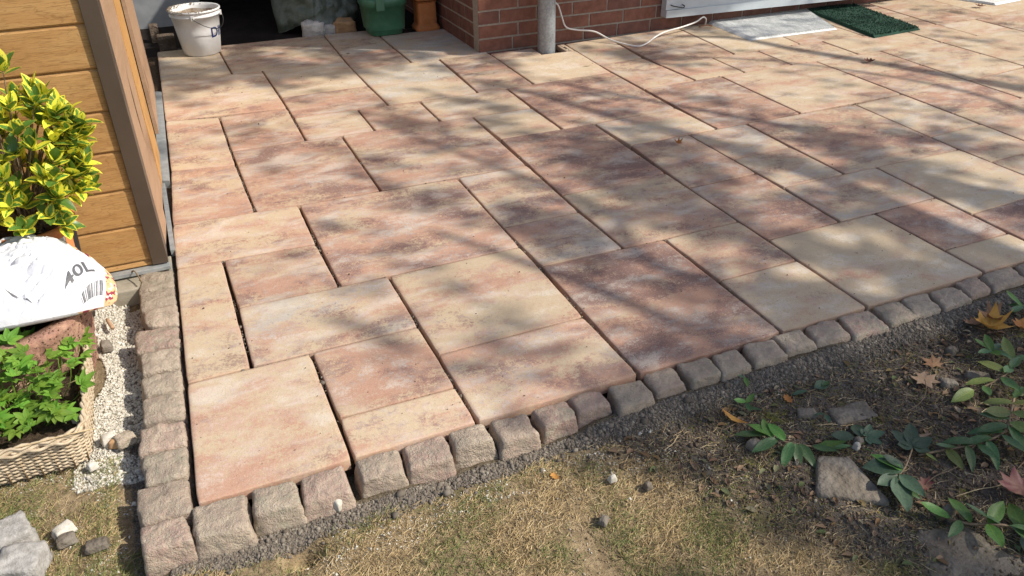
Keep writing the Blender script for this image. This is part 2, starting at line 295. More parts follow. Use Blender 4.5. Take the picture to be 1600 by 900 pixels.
SLABS=[
 ([[-0.017,0.586],[0.403,0.587],[0.41,0.004],[-0.034,0.004]],0.4,0.1,0.7),
 ([[0.403,0.587],[0.803,0.587],[0.806,0.196],[0.411,0.2]],0.62,0.15,0.5),
 ([[0.411,0.2],[0.806,0.196],[0.806,0.004],[0.41,0.004]],0.4,0.35,0.85),
 ([[0.807,0.391],[1.389,0.393],[1.393,0.004],[0.806,0.004]],0.45,0.4,0.7),
 ([[1.403,0.799],[1.996,0.79],[1.994,0.004],[1.393,0.004]],0.85,0.2,0.25),
 ([[2.003,0.396],[2.4,0.399],[2.399,0.004],[1.994,0.004]],0.12,0.2,0.5),
 ([[1.996,0.79],[2.403,0.794],[2.4,0.399],[2.003,0.396]],0.45,0.35,0.4),
 ([[2.403,0.595],[3.02,0.598],[3.019,0.004],[2.399,0.004]],0.15,0.15,0.5),
 ([[3.02,0.598],[3.417,0.607],[3.405,0.203],[3.019,0.206]],0.8,0.3,0.3),
 ([[3.019,0.206],[3.405,0.203],[3.405,0.004],[3.019,0.004]],0.05,0.2,0.5),
 ([[0.004,1.423],[0.196,1.414],[0.199,0.589],[-0.017,0.586]],0.35,0.25,0.7),
 ([[0.203,1.0],[0.801,0.987],[0.803,0.587],[0.199,0.589]],0.4,0.55,0.6),
 ([[0.196,1.414],[0.591,1.397],[0.6,0.993],[0.203,1.0]],0.6,0.25,0.5),
 ([[0.016,1.863],[0.593,1.828],[0.591,1.397],[0.004,1.423]],0.4,0.35,0.75),
 ([[0.593,1.828],[1.402,1.803],[1.396,0.993],[0.6,0.993]],0.65,0.4,0.6),
 ([[0.801,0.987],[1.396,0.993],[1.389,0.393],[0.807,0.391]],0.4,0.25,0.4),
 ([[1.402,1.803],[1.797,1.806],[1.787,1.191],[1.394,1.19]],0.5,0.5,0.45),
 ([[1.394,1.19],[1.787,1.191],[1.794,0.795],[1.403,0.799]],0.55,0.55,0.4),
 ([[1.792,1.391],[2.406,1.406],[2.403,0.794],[1.794,0.795]],0.45,0.3,0.3),
 ([[1.817,2.228],[2.422,2.211],[2.406,1.406],[1.792,1.391]],0.8,0.2,0.3),
 ([[0.069,3.383],[0.384,3.318],[0.38,2.477],[0.05,2.538]],0.45,0.25,0.7),
 ([[0.05,2.538],[0.38,2.477],[0.391,1.837],[0.016,1.863]],0.65,0.35,0.6),
 ([[0.086,4.291],[0.783,4.221],[0.8,3.307],[0.069,3.383]],0.4,0.2,0.8),
 ([[0.384,3.318],[0.8,3.307],[0.796,2.683],[0.381,2.695]],0.6,0.3,0.6),
 ([[0.381,2.695],[1.0,2.673],[1.001,1.824],[0.391,1.837]],0.7,0.25,0.45),
 ([[0.783,4.221],[1.391,4.196],[1.39,3.543],[0.799,3.538]],0.1,0.45,0.7),
 ([[0.799,3.538],[1.39,3.543],[1.402,3.088],[0.801,3.097]],0.65,0.3,0.6),
 ([[0.801,3.097],[1.2,3.092],[1.201,2.665],[0.796,2.683]],0.45,0.4,0.6),
 ([[1.2,3.092],[1.605,3.074],[1.605,2.655],[1.201,2.665]],0.45,0.3,0.5),
 ([[1.0,2.673],[1.808,2.646],[1.797,1.806],[1.001,1.824]],0.6,0.45,0.4),
 ([[0.102,5.132],[0.554,5.106],[0.573,4.231],[0.086,4.291]],0.2,0.45,0.5),
 ([[0.554,5.106],[1.414,5.09],[1.391,4.196],[0.573,4.231]],0.45,0.4,0.45),
 ([[1.385,3.981],[2.045,3.958],[2.013,3.069],[1.402,3.088]],0.15,0.6,0.6),
 ([[2.045,3.958],[2.445,3.924],[2.437,3.526],[2.038,3.529]],0.55,0.3,0.5),
 ([[2.038,3.529],[2.437,3.526],[2.427,3.079],[2.013,3.069]],0.55,0.2,0.6),
 ([[2.441,3.732],[3.077,3.716],[3.04,3.09],[2.427,3.079]],0.1,0.1,0.9),
 ([[3.089,3.927],[3.494,3.949],[3.435,3.301],[3.048,3.303]],0.25,0.2,0.6),
 ([[3.048,3.303],[3.435,3.301],[3.465,2.676],[3.043,2.667]],0.45,0.2,0.6),
 ([[3.494,3.949],[4.178,3.986],[4.109,3.099],[3.449,3.08]],0.5,0.2,0.6),
 ([[3.449,3.08],[3.895,3.091],[3.882,2.678],[3.465,2.676]],0.3,0.3,0.7),
 ([[3.895,3.091],[4.319,3.101],[4.304,2.683],[3.882,2.678]],0.5,0.1,0.6),
 ([[4.178,3.986],[4.862,4.003],[4.742,3.114],[4.109,3.099]],0.05,0.2,0.8),
 ([[2.22,3.071],[3.04,3.09],[3.02,2.237],[2.211,2.215]],0.7,0.15,0.5),
 ([[1.605,3.074],[2.22,3.071],[2.209,2.64],[1.605,2.655]],0.35,0.4,0.5),
 ([[1.808,2.646],[2.209,2.64],[2.211,2.215],[1.817,2.228]],0.15,0.3,0.6),
 ([[3.043,2.667],[3.673,2.674],[3.652,1.837],[3.029,1.829]],0.75,0.15,0.4),
 ([[2.422,2.211],[3.02,2.237],[3.029,1.829],[2.435,1.817]],0.25,0.45,0.6),
 ([[2.827,1.823],[3.237,1.831],[3.224,1.42],[2.825,1.408]],0.35,0.55,0.35),
 ([[2.825,1.408],[3.224,1.42],[3.223,1.008],[2.83,1.006]],0.4,0.35,0.4),
 ([[3.237,1.831],[4.067,1.818],[4.024,1.002],[3.223,1.008]],0.6,0.1,0.5),
 ([[2.83,1.006],[3.431,1.008],[3.417,0.607],[2.816,0.599]],0.35,0.5,0.35),
 ([[3.431,1.008],[4.024,1.002],[4.034,0.428],[3.411,0.403]],0.1,0.35,0.6),
 ([[1.396,4.415],[1.826,4.403],[1.831,3.966],[1.385,3.981]],0.55,0.35,0.45),
 ([[1.414,5.09],[1.83,5.064],[1.826,4.403],[1.396,4.415]],0.4,0.5,0.5),
 ([[1.83,4.846],[2.463,4.823],[2.445,3.924],[1.831,3.966]],0.2,0.7,0.5),
 ([[2.435,1.817],[2.827,1.823],[2.829,1.206],[2.404,1.2]],0.6,0.35,0.35),
 ([[2.404,1.2],[2.829,1.206],[2.816,0.599],[2.403,0.595]],0.75,0.2,0.3),
 ([[3.673,2.674],[4.515,2.679],[4.487,1.848],[3.652,1.837]],0.35,0.15,0.7),
 ([[4.067,1.818],[4.487,1.848],[4.467,1.235],[4.031,1.206]],0.3,0.45,0.6),
 ([[4.031,1.206],[4.467,1.235],[4.45,0.828],[4.022,0.804]],0.35,0.3,0.6),
 ([[4.022,0.804],[4.874,0.85],[4.867,0.266],[4.034,0.235]],0.5,0.3,0.5),
 ([[3.411,0.403],[4.034,0.428],[4.034,0.004],[3.405,0.004]],0.75,0.35,0.35),
 ([[4.034,0.235],[4.658,0.258],[4.658,-0.122],[4.035,-0.143]],0.3,0.3,0.5),
 ([[4.319,3.101],[4.951,3.109],[4.934,2.694],[4.304,2.683]],0.4,0.2,0.7),
 ([[4.515,2.679],[5.144,2.699],[5.125,2.28],[4.509,2.277]],0.45,0.25,0.6),
 ([[4.509,2.277],[5.125,2.28],[5.097,1.459],[4.475,1.442]],0.65,0.15,0.6),
 ([[4.475,1.442],[5.307,1.47],[5.293,0.867],[4.45,0.828]],0.45,0.1,0.6),
 ([[4.951,3.109],[5.779,3.047],[5.754,2.67],[4.934,2.694]],0.35,0.15,0.7),
 ([[5.144,2.699],[5.754,2.67],[5.751,2.3],[5.125,2.28]],0.45,0.2,0.6),
 ([[5.125,2.28],[5.751,2.3],[5.745,1.934],[5.109,1.868]],0.2,0.4,0.7),
 ([[5.109,1.868],[5.957,1.937],[5.941,1.506],[5.097,1.459]],0.3,0.2,0.6),
 ([[4.862,4.003],[5.42,3.954],[5.367,3.083],[4.742,3.114]],0.3,0.2,0.6),
 ([[5.42,3.954],[5.846,3.958],[5.779,3.047],[5.367,3.083]],0.4,0.2,0.6),
 ([[5.846,3.958],[6.278,3.968],[6.186,3.104],[5.779,3.047]],0.5,0.2,0.5),
 ([[5.779,3.047],[6.186,3.104],[6.171,2.691],[5.754,2.67]],0.35,0.15,0.6),
 ([[6.186,3.104],[6.625,3.098],[6.612,2.713],[6.171,2.691]],0.3,0.1,0.7),
 ([[6.278,3.968],[6.929,3.987],[6.846,3.111],[6.186,3.104]],0.4,0.35,0.5),
 ([[5.754,2.67],[6.612,2.713],[6.594,1.926],[5.745,1.934]],0.15,0.1,0.6),
 ([[6.625,3.098],[7.304,3.179],[7.257,2.365],[6.609,2.33]],0.5,0.2,0.5),
 ([[6.929,3.987],[7.803,4.019],[7.74,3.203],[6.846,3.111]],0.1,0.1,0.7),
 ([[6.609,2.33],[7.473,2.376],[7.436,1.569],[6.579,1.522]],0.3,0.2,0.6),
 ([[5.957,1.937],[6.594,1.926],[6.567,1.124],[5.929,1.092]],0.5,0.2,0.5),
 ([[7.304,3.179],[8.176,3.225],[8.123,2.413],[7.257,2.365]],0.3,0.2,0.5),
 ([[5.307,1.47],[5.941,1.506],[5.922,0.698],[5.29,0.67]],0.5,0.2,0.5),
 ([[7.803,4.019],[8.462,4.048],[8.395,3.237],[7.74,3.203]],0.5,0.2,0.5),
 ([[2.445,3.924],[2.811,3.928],[2.801,3.721],[2.441,3.732]],0.5,0.2,0.6),
 ([[3.01,3.926],[3.089,3.927],[3.077,3.716],[2.998,3.716]],0.1,0.1,0.8),
]
COB=[
  [[-0.134,1.487],[-0.0,1.443],[-0.002,1.295],[-0.147,1.307]],
  [[-0.147,1.302],[-0.002,1.29],[-0.007,1.143],[-0.136,1.142]],
  [[-0.136,1.137],[-0.008,1.139],[-0.013,0.984],[-0.122,1.006]],
  [[-0.165,1.007],[-0.016,0.981],[-0.021,0.839],[-0.167,0.853]],
  [[-0.152,0.847],[-0.021,0.834],[-0.026,0.699],[-0.15,0.708]],
  [[-0.157,0.691],[-0.027,0.695],[-0.031,0.566],[-0.146,0.578]],
  [[-0.153,0.573],[-0.03,0.562],[-0.032,0.421],[-0.159,0.438]],
  [[-0.169,0.423],[-0.036,0.413],[-0.038,0.284],[-0.173,0.295]],
  [[-0.162,0.285],[-0.039,0.278],[-0.044,0.141],[-0.162,0.149]],
  [[-0.184,0.148],[-0.046,0.136],[-0.047,-0.013],[-0.18,-0.008]],
  [[-0.179,-0.014],[-0.069,-0.018],[-0.054,-0.122],[-0.174,-0.119]],
  [[-0.044,0.011],[0.099,-0.006],[0.094,-0.136],[-0.048,-0.125]],
  [[0.117,0.002],[0.235,-0.01],[0.237,-0.115],[0.109,-0.099]],
  [[0.251,0.008],[0.377,-0.0],[0.376,-0.12],[0.242,-0.107]],
  [[0.413,0.022],[0.544,0.014],[0.537,-0.099],[0.413,-0.093]],
  [[0.56,0.01],[0.694,0.009],[0.683,-0.112],[0.553,-0.1]],
  [[0.708,0.019],[0.822,0.0],[0.825,-0.091],[0.701,-0.084]],
  [[0.844,-0.003],[0.965,-0.014],[0.964,-0.116],[0.841,-0.111]],
  [[0.985,-0.006],[1.109,-0.01],[1.103,-0.101],[0.991,-0.102]],
  [[1.124,0.001],[1.238,-0.007],[1.232,-0.09],[1.116,-0.086]],
  [[1.269,-0.003],[1.385,-0.014],[1.382,-0.123],[1.247,-0.125]],
  [[1.406,0.004],[1.516,-0.007],[1.512,-0.102],[1.394,-0.107]],
  [[1.542,0.001],[1.662,-0.005],[1.656,-0.102],[1.535,-0.105]],
  [[1.685,0.005],[1.783,-0.006],[1.779,-0.111],[1.653,-0.109]],
  [[1.816,0.0],[1.936,-0.011],[1.925,-0.117],[1.787,-0.111]],
  [[1.951,0.004],[2.068,-0.005],[2.061,-0.103],[1.932,-0.095]],
  [[2.098,0.009],[2.225,-0.007],[2.212,-0.111],[2.067,-0.097]],
  [[2.251,0.004],[2.391,-0.012],[2.375,-0.132],[2.214,-0.125]],
  [[2.417,0.001],[2.544,-0.007],[2.53,-0.119],[2.392,-0.121]],
  [[2.565,0.003],[2.686,-0.011],[2.645,-0.123],[2.51,-0.119]],
  [[2.7,-0.007],[2.824,-0.016],[2.812,-0.12],[2.657,-0.124]],
  [[2.846,0.006],[2.962,-0.003],[2.939,-0.096],[2.821,-0.104]],
  [[2.99,0.012],[3.164,0.006],[3.131,-0.092],[2.953,-0.102]],
  [[3.185,0.014],[3.333,0.005],[3.312,-0.091],[3.14,-0.091]],
  [[3.35,0.01],[3.521,0.005],[3.509,-0.088],[3.316,-0.093]],
]
def mat_pumice():
    n = NT('pumice_concrete'); p = n.coord(); b = n.noise(p, 60, 5, .75); v = n.vor(p, 85)
    pit = n.ss(n.math('ADD', v.outputs['Distance'], n.math('MULTIPLY', n.math('SUBTRACT', b, .5), .9)), .06, .26)
    col = n.mix(n.ss(n.noise(p, 9, 4), .35, .65), (.37, .205, .145), (.47, .30, .205)); col = n.mix(n.ss(b, .35, .65), (.27, .15, .11), col)
    col = n.mix(n.math('SUBTRACT', 1.0, pit), col, (.10, .055, .042))
    n.bump(n.math('ADD', n.math('MULTIPLY', pit, 1.0), b), 1.0, .006); return n.out(col, .95, .1)
M['pumice'] = mat_pumice()
def mat_mat(name, c1, c2, sc, rough, metal=0.0):
    n = NT(name); p = n.coord(); b = n.noise(p, sc, 4, .7); v = n.vor(p, sc * .9)
    n.bump(n.math('ADD', b, v.outputs['Distance']), .15, .0006)
    st = n.ss(n.noise(n.mapping(p, (5, 1, 1), rot=(0, 0, .25)), 14, 4, .7), .38, .62)  # stretched noise paints bright sun streaks into the mat colour
    return n.out(n.mix(n.math('MULTIPLY', n.ss(b, .35, .65), st), c1, c2), rough, .5, metal)
M['mat_grey'] = mat_mat('silver_ribbed_mat', (.58, .59, .56), (.95, .95, .93), 130, .6, 0)
M['mat_green'] = mat_mat('green_turf_mat', (.006, .036, .019), (.012, .070, .036), 260, .9)
M['wicker'] = mat_simple('wicker', (.40, .31, .20), (.58, .48, .34), 40, .75, .3, .4, .001)
M['wicker_dark'] = mat_simple('dark_wicker_stake', (.22, .14, .07), (.34, .23, .12), 40, .8, .3, .3, .001)  # darker brown tone for the upright stakes
M['potsoil'] = mat_simple('potting_soil', (.035, .024, .016), (.10, .07, .045), 55, .95, .1, 1.0, .006)
M['twig'] = mat_simple('twig_bark', (.16, .115, .075), (.26, .19, .12), 60, .85, .2, .4)
M['straw'] = mat_simple('dry_straw', (.46, .34, .18), (.58, .45, .27), 60, .8, .2, 0)
M['bark'] = mat_simple('tree_bark', (.09, .07, .05), (.17, .13, .10), 12, .95, .1, 1, .02)
M['flagstone'] = mat_simple('buried_flagstone', (.135, .112, .085), (.235, .205, .165), 11, .95, .1, 1.0, .010)
M['granite'] = mat_simple('grey_granite', (.25, .235, .21), (.44, .42, .385), 45, .85, .2, .7, .004)
M['pale_stone'] = mat_simple('pale_limestone', (.46, .42, .34), (.64, .60, .52), 30, .85, .2, .5, .003)
M['euonymus'] = mat_leaf('variegated_leaf', (.075, .19, .03), (.13, .28, .05), (.78, .70, .07), .3, .5, .35)
M['light_leaf'] = mat_leaf('light_green_leaf', (.13, .28, .035), (.24, .41, .055), None, .45, .4, .4)
M['mid_leaf'] = mat_leaf('mid_green_leaf', (.06, .125, .04), (.10, .18, .065), None, .4, .5, .3)
M['shoot'] = mat_leaf('shoot_leaf', (.085, .20, .04), (.15, .28, .06), None, .45, .4, .35)
M['ivy'] = mat_leaf('dull_green_leaf', (.045, .08, .045), (.075, .12, .068), None, .5, .4, .2)
M['yellow_leaf'] = mat_leaf('yellow_green_leaf', (.14, .19, .05), (.22, .26, .075), None, .5, .4, .35)
M['orange_leaf'] = mat_leaf('orange_dead_leaf', (.42, .17, .04), (.60, .30, .08), None, .6, .3, .25)
M['tan_leaf'] = mat_leaf('tan_dead_leaf', (.42, .29, .17), (.54, .40, .26), None, .7, .2, .2)
M['brown_leaf'] = mat_leaf('brown_dead_leaf', (.20, .095, .055), (.30, .16, .10), None, .7, .2, .15)
M['red_leaf'] = mat_leaf('crimson_leaf', (.22, .03, .045), (.34, .20, .12), None, .5, .4, .25)
M['tree_leaf'] = mat_leaf('tree_leaf', (.05, .11, .03), (.08, .15, .04), None, .5, .3, .12)
M['grit_pale'] = mat_rnd('pale_grit', [(.30, .27, .21), (.62, .585, .50), (.50, .46, .37), (.74, .71, .63), (.40, .36, .28)])
M['grit_dark'] = mat_rnd('mortar_crumbs', [(.10, .082, .062), (.20, .17, .135), (.145, .12, .095), (.27, .235, .185)])
M['crumb'] = mat_rnd('soil_crumbs', [(.055, .04, .028), (.12, .09, .06), (.09, .065, .05), (.20, .17, .13)])
M['grass'] = mat_rnd('dry_grass', [(.33, .235, .11), (.50, .37, .19), (.24, .215, .08), (.15, .19, .06), (.39, .27, .13), (.60, .48, .28)], .7)
M['crumb_tan'] = mat_rnd('tan_soil_crumbs', [(.12, .085, .05), (.30, .22, .13), (.20, .145, .085), (.42, .35, .25)])
M['moss'] = mat_rnd('moss', [(.15, .16, .02), (.28, .27, .04), (.20, .21, .03)], .9)

# ------------------------------------------------------------------ ground sheet
COBFRONT = lambda x: -.118
def smooth01(t): t = np.clip(t, 0, 1); return t * t * (3 - 2 * t)
def fbm(x, y, s, seed=0.0):
    return np.array([noise.noise(Vector((a * s + seed, b * s, seed))) for a, b in zip(x, y)])
def soil_w(x, y):
    """1 in the dug border right of the lawn, 0 on the lawn"""
    d = (x - 1.10) - (-.2 - y) * .62
    return smooth01((d + .12) / .34)
def ground_z(x, y):
    z = -.076 + .024 * soil_w(x, y) - .026 * smooth01(1 - np.abs(x + .20) / .10) * (y > -.3)
    z = z + .010 * np.sin(3.1 * x + 1.3 * y) * .5
    d = -.112 - y                                      # distance in front of the sett row
    hn = np.where((x > -.05), (.000 + .024 * smooth01((x - .8) / .8)) * smooth01(1 - d / .13) * smooth01((d + .1) / .08), 0)
    z = z + np.where(d > -.02, hn, 0)
    inside = (x > -.155) & (y > -.09) & (y < 30)
    return np.where(inside, -.088, z)
xs = np.concatenate([[-60, -25, -10, -5, -2.5, -1.5], np.arange(-1.1, 3.6, .0125), [4, 5, 7, 12, 30, 60]])
ys = np.concatenate([[-60, -25, -10, -5, -2.5], np.arange(-1.6, 1.6, .0125), [2, 3, 5, 9, 15, 30, 60]])
X, Y = np.meshgrid(xs, ys); xf, yf = X.ravel(), Y.ravel(); zf = ground_z(xf, yf)
near = (xf > -1.1) & (xf < 3.6) & (yf > -1.6) & (yf < 1.6) & ~((xf > -.1) & (yf > 0))
nz = np.zeros_like(xf); nz[near] = fbm(xf[near], yf[near], 7) * .009 + fbm(xf[near], yf[near], 28, 3.3) * .005 + fbm(xf[near], yf[near], 90, 1.7) * .0022
zf = zf + nz
# small hollow dug under the first mortar haunch, as in the photograph
hol = np.exp(-(((xf - .20) / .05) ** 2 + ((yf + .225) / .035) ** 2)); zf = zf - .07 * hol
nx, ny = len(xs), len(ys); I = np.arange(nx * ny).reshape(ny, nx)
F = np.stack([I[:-1, :-1].ravel(), I[:-1, 1:].ravel(), I[1:, 1:].ravel(), I[1:, :-1].ravel()], 1)
gl = smooth01(1 - np.abs(xf + .24) / .10) * (yf > .25) + np.where((xf > -.2) & (xf < 3.4), smooth01(1 - (-.112 - yf) / (.08 + .05 * smooth01((xf - .8) / .8))), 0) * (yf < .1) + np.where((xf > -.17) & (yf > -.1), 1, 0)
gl = np.clip(gl, 0, 1)
g = np_mesh('ground', np.stack([xf, yf, zf], 1), F, M['ground'], None, True, {'soil': soil_w(xf, yf), 'gravel': gl}); tag(g, kind='structure')
def gz(x, y):
    i = min(max(np.searchsorted(xs, x) - 1, 0), nx - 2); j = min(max(np.searchsorted(ys, y) - 1, 0), ny - 2)
    Z = zf.reshape(ny, nx); return float(max(Z[j, i], Z[j + 1, i + 1], Z[j, i + 1], Z[j + 1, i]))
Zg = zf.reshape(ny, nx)
def gzv(x, y):
    i = np.clip(np.searchsorted(xs, x) - 1, 0, nx - 2); j = np.clip(np.searchsorted(ys, y) - 1, 0, ny - 2)
    tx = (x - xs[i]) / (xs[i + 1] - xs[i]); ty = (y - ys[j]) / (ys[j + 1] - ys[j])
    return Zg[j, i] * (1 - tx) * (1 - ty) + Zg[j, i + 1] * tx * (1 - ty) + Zg[j + 1, i] * (1 - tx) * ty + Zg[j + 1, i + 1] * tx * ty

# ------------------------------------------------------------------ terrace
terrace = tag(empty('terrace'), kind='structure')
bed = box('bedding', -.02, 8.6, .03, 5.12, -.087, -.034, M['bed'], terrace)
def make_slab(q, tone):
    # q: TL TR BR BL in metres; dark open joints along y, tight joints along x
    cx = sum(p[0] for p in q) / 4; cy = sum(p[1] for p in q) / 4
    tl, tr, br, bl = [Vector(p) for p in q]; gx, gy = .0050, .0019
    tl += Vector((gx, -gy)); tr += Vector((-gx, -gy)); br += Vector((-gx, gy)); bl += Vector((gx, gy))
    lx, ly = ((tr - tl).length + (br - bl).length) / 2, ((tl - bl).length + (tr - br).length) / 2
    def steps(L):
        e = [0, .0012, .0042, .014, .045]; n = max(2, int((L - .09) / .05)); m = [.045 + (L - .09) * k / n for k in range(1, n)]
        return e + m + [L - t for t in reversed(e)]
    U, V_ = steps(lx), steps(ly); nu, nv = len(U), len(V_); sd = random.uniform(0, 99)
    tlt = (random.uniform(-.0015, .0015), random.uniform(-.0015, .0015)); dz = random.uniform(-.0012, .0012)
    def prof(d): return -.0050 if d < .001 else (-.0018 if d < .004 else (-.0003 if d < .01 else 0))
    vs, rim = [], []
    for v in V_:
        for u in U:
            p = bl.lerp(br, u / lx).lerp(tl.lerp(tr, u / lx), v / ly)
            du, dv = min(u, lx - u), min(v, ly - v); d = min(du, dv)
            x, y = p.x - cx, p.y - cy
            # clipped corners and a slightly broken arris
            if du < .03 and dv < .03 and d < .012:
                k = .0035 * (1 - max(du, dv) / .03); x += k * (1 if u < lx / 2 else -1) * (1 if dv < .012 or du < .012 else 0); y += k * (1 if v < ly / 2 else -1)
            if d < .012:
                w = noise.noise(Vector((p.x * 45, p.y * 45, sd))) * .0016 + noise.noise(Vector((p.x * 14, p.y * 14, sd))) * .0012
                if du <= dv: x += w * (1 if u < lx / 2 else -1)
                if dv <= du: y += w * (1 if v < ly / 2 else -1)
            z = prof(d) + (noise.noise(Vector((p.x * 30, p.y * 30, sd))) * .0006 if d > .001 else 0)
            vs.append((x, y, z + dz + tlt[0] * x + tlt[1] * y)); rim.append(math.exp(-(d / .014)))
    fs = [(j * nu + i, j * nu + i + 1, (j + 1) * nu + i + 1, (j + 1) * nu + i) for j in range(nv - 1) for i in range(nu - 1)]
    per = [i for i in range(nu)] + [j * nu + nu - 1 for j in range(1, nv)] + [(nv - 1) * nu + i for i in range(nu - 2, -1, -1)] + [j * nu for j in range(nv - 2, 0, -1)]
    b0 = len(vs); vs += [(vs[k][0], vs[k][1], -.042) for k in per]; rim += [1.0] * len(per); n = len(per)
    fs += [(b0 + k, b0 + (k + 1) % n, per[(k + 1) % n], per[k]) for k in range(n)]
    o = mesh_obj('paving_slab', vs, fs, M['slab'], terrace); o.location = (cx, cy, 0)
    at = o.data.attributes.new('rim', 'FLOAT', 'POINT'); at.data.foreach_set('value', rim)
    o.color = (*tone, 1); o.data.polygons.foreach_set('use_smooth', [True] * len(o.data.polygons))
    return o
for q, r_, g_, l_ in SLABS: make_slab(q, (r_, g_, l_))

# ------------------------------------------------------------------ sett edging
edging = tag(empty('sett_edging'), kind='structure')
def stone_mesh(name, q, ztop, zbot, mat, parent=None, n=9, chip=.006, flare=.010, rough=1.0, dome=.004):
    """rough cleft stone: q TL TR BR BL of the top face"""
    cx = sum(p[0] for p in q) / 4; cy = sum(p[1] for p in q) / 4; seed = random.uniform(0, 99)
    tl, tr, br, bl = [Vector((p[0] - cx, p[1] - cy)) for p in q]
    bm = bmesh.new(); bmesh.ops.create_cube(bm, size=2); bmesh.ops.subdivide_edges(bm, edges=bm.edges[:], cuts=n - 1, use_grid_fill=True)
    hx = min((tr - tl).length, (tl - bl).length) / 2
    for v in bm.verts:
        c = v.co.copy(); e = 13.0
        # rounded box: pull to a superellipsoid
        L = (abs(c.x) ** e + abs(c.y) ** e + abs(c.z) ** e) ** (1 / e); d = c / L
        u, w = (d.x + 1) / 2, (d.y + 1) / 2
        p = bl.lerp(br, u).lerp(tl.lerp(tr, u), w)
        h = (d.z + 1) / 2; z = zbot + (ztop - zbot) * h
        sc = 1 + (1 - h) * flare / hx
        P = Vector((p.x * sc, p.y * sc, z))
        s = P + Vector((seed, seed * .7, 0))
        nn = Vector((d.x, d.y, d.z)).normalized()
        k = noise.noise(s * 15) * chip * .9 + noise.noise(s * 40) * chip * .5 + noise.noise(s * 95) * chip * .35
        # cleft facets: cells of a voronoi field sit at different depths
        vd, vp = noise.voronoi(s * 17); k += (noise.noise(vp[0] * 3.1) * .8) * chip
        P += nn * k * rough
        if h > .9: P.z += dome * (1 - d.x * d.x) * (1 - d.y * d.y) - .001
        v.co = P
    o = bm_obj(name, bm, mat, parent, True); o.location = (cx, cy, 0); return o
for i, q in enumerate(COB):
    q = [list(p) for p in q]; m = Vector((sum(p[0] for p in q) / 4, sum(p[1] for p in q) / 4))
    q = [(Vector(p) - m) * (.99 if i <= 10 else .98) + m for p in q]
    if i <= 10:
        for v_ in q: v_.y = m.y + (v_.y - m.y) * .955
    if i > 10: q[0].y = min(q[0].y, -.001); q[1].y = min(q[1].y, -.001)
    else: q[1].x = min(q[1].x, -.012); q[2].x = min(q[2].x, -.012)
    zt = -.001 + random.uniform(-.004, .003) - (.006 if i == 0 else 0)
    o = stone_mesh('cobblestone', q, zt, -.105, M['cobble'], edging, 15, .0062, .012)
    red = [.1, .1, .3, .75, .1, .1, .2, .55, .1, .3, .6, .15, .1, .6, .25, .6, .1, .4, .8, .7, .1, .3, .2, .1, .2, .1, .4, .8, .2, .0, .3, .6, .3, .4, .3][i]
    o.color = (red, random.choice([.2, .5, .9]), random.uniform(.35, .75), 1)

# ------------------------------------------------------------------ loose pieces (numpy)
ICO_V = []; _t = (1 + 5 ** .5) / 2
for a, b in ((-1, _t), (1, _t), (-1, -_t), (1, -_t)): ICO_V.append((a, b, 0))
for a, b in ((-1, _t), (1, _t), (-1, -_t), (1, -_t)): ICO_V.append((0, a, b))
for a, b in ((_t, -1), (_t, 1), (-_t, -1), (-_t, 1)): ICO_V.append((a, 0, b))
ICO_V = np.array(ICO_V) / math.hypot(1, _t)
ICO_F = np.array([(0,11,5),(0,5,1),(0,1,7),(0,7,10),(0,10,11),(1,5,9),(5,11,4),(11,10,2),(10,7,6),(7,1,8),(3,9,4),(3,4,2),(3,2,6),(3,6,8),(3,8,9),(4,9,5),(2,4,11),(6,2,10),(8,6,7),(9,8,1)])
OCT_V = np.array([(1,0,0),(-1,0,0),(0,1,0),(0,-1,0),(0,0,1),(0,0,-1)], float); OCT_F = np.array([(0,2,4),(2,1,4),(1,3,4),(3,0,4),(2,0,5),(1,2,5),(3,1,5),(0,3,5)])
def rot_z(V, a): c, s = np.cos(a)[:, None], np.sin(a)[:, None]; return np.stack([V[..., 0] * c - V[..., 1] * s, V[..., 0] * s + V[..., 1] * c, V[..., 2]], -1)
def scatter_bits(name, x, y, size, mat, lift=.3, flat=.65, parent=None, jag=.28, tone=None, zz=None, oct=False):
    BV, BF = (OCT_V, OCT_F) if oct else (ICO_V, ICO_F); nb = len(BV)
    n = len(x); V = np.repeat(BV[None], n, 0) * (1 + RNG.uniform(-jag, jag, (n, nb, 1)))
    if oct: V = V + RNG.normal(0, .22, V.shape)
    sc = size[:, None, None] * np.stack([RNG.uniform(.7, 1.25, n), RNG.uniform(.7, 1.1, n), flat * RNG.uniform(.7, 1.2, n)], -1)[:, None, :]
    V = rot_z(V * sc, RNG.uniform(0, 6.28, n)); z = (gzv(x, y) if zz is None else zz) + size * lift
    V = V + np.stack([x, y, z], -1)[:, None, :]
    Fa = (BF[None] + (np.arange(n) * nb)[:, None, None]).reshape(-1, 3)
    tn = RNG.uniform(0, 1, n) if tone is None else tone
    return np_mesh(name, V.reshape(-1, 3), Fa, mat, parent, False, {'tone': np.repeat(tn, nb)})
def clustered(x, y, s, thr, seed=0):
    v = fbm(x, y, s, seed); return v > thr
# pale crushed limestone grit beside the left setts
n = 42000; x = RNG.uniform(-.37, -.15, n); y = RNG.uniform(.28, 1.44, n)
k = (x > -.33 + .05 * np.sin(9 * y) - np.clip(.62 - y, 0, .3) * .2) & (clustered(x, y, 13, -.55) | (y > .6)) & ~((x > -.2) & (y > 1.3))
x, y = x[k], y[k]; o = scatter_bits('crushed_limestone_grit', x, y, RNG.gamma(2.2, .0009, len(x)) + .0008, M['grit_pale'], .5, .8, None, .42, oct=True); tag(o, 'pale crushed limestone grit filling the strip left of the setts', 'gravel', kind='stuff')
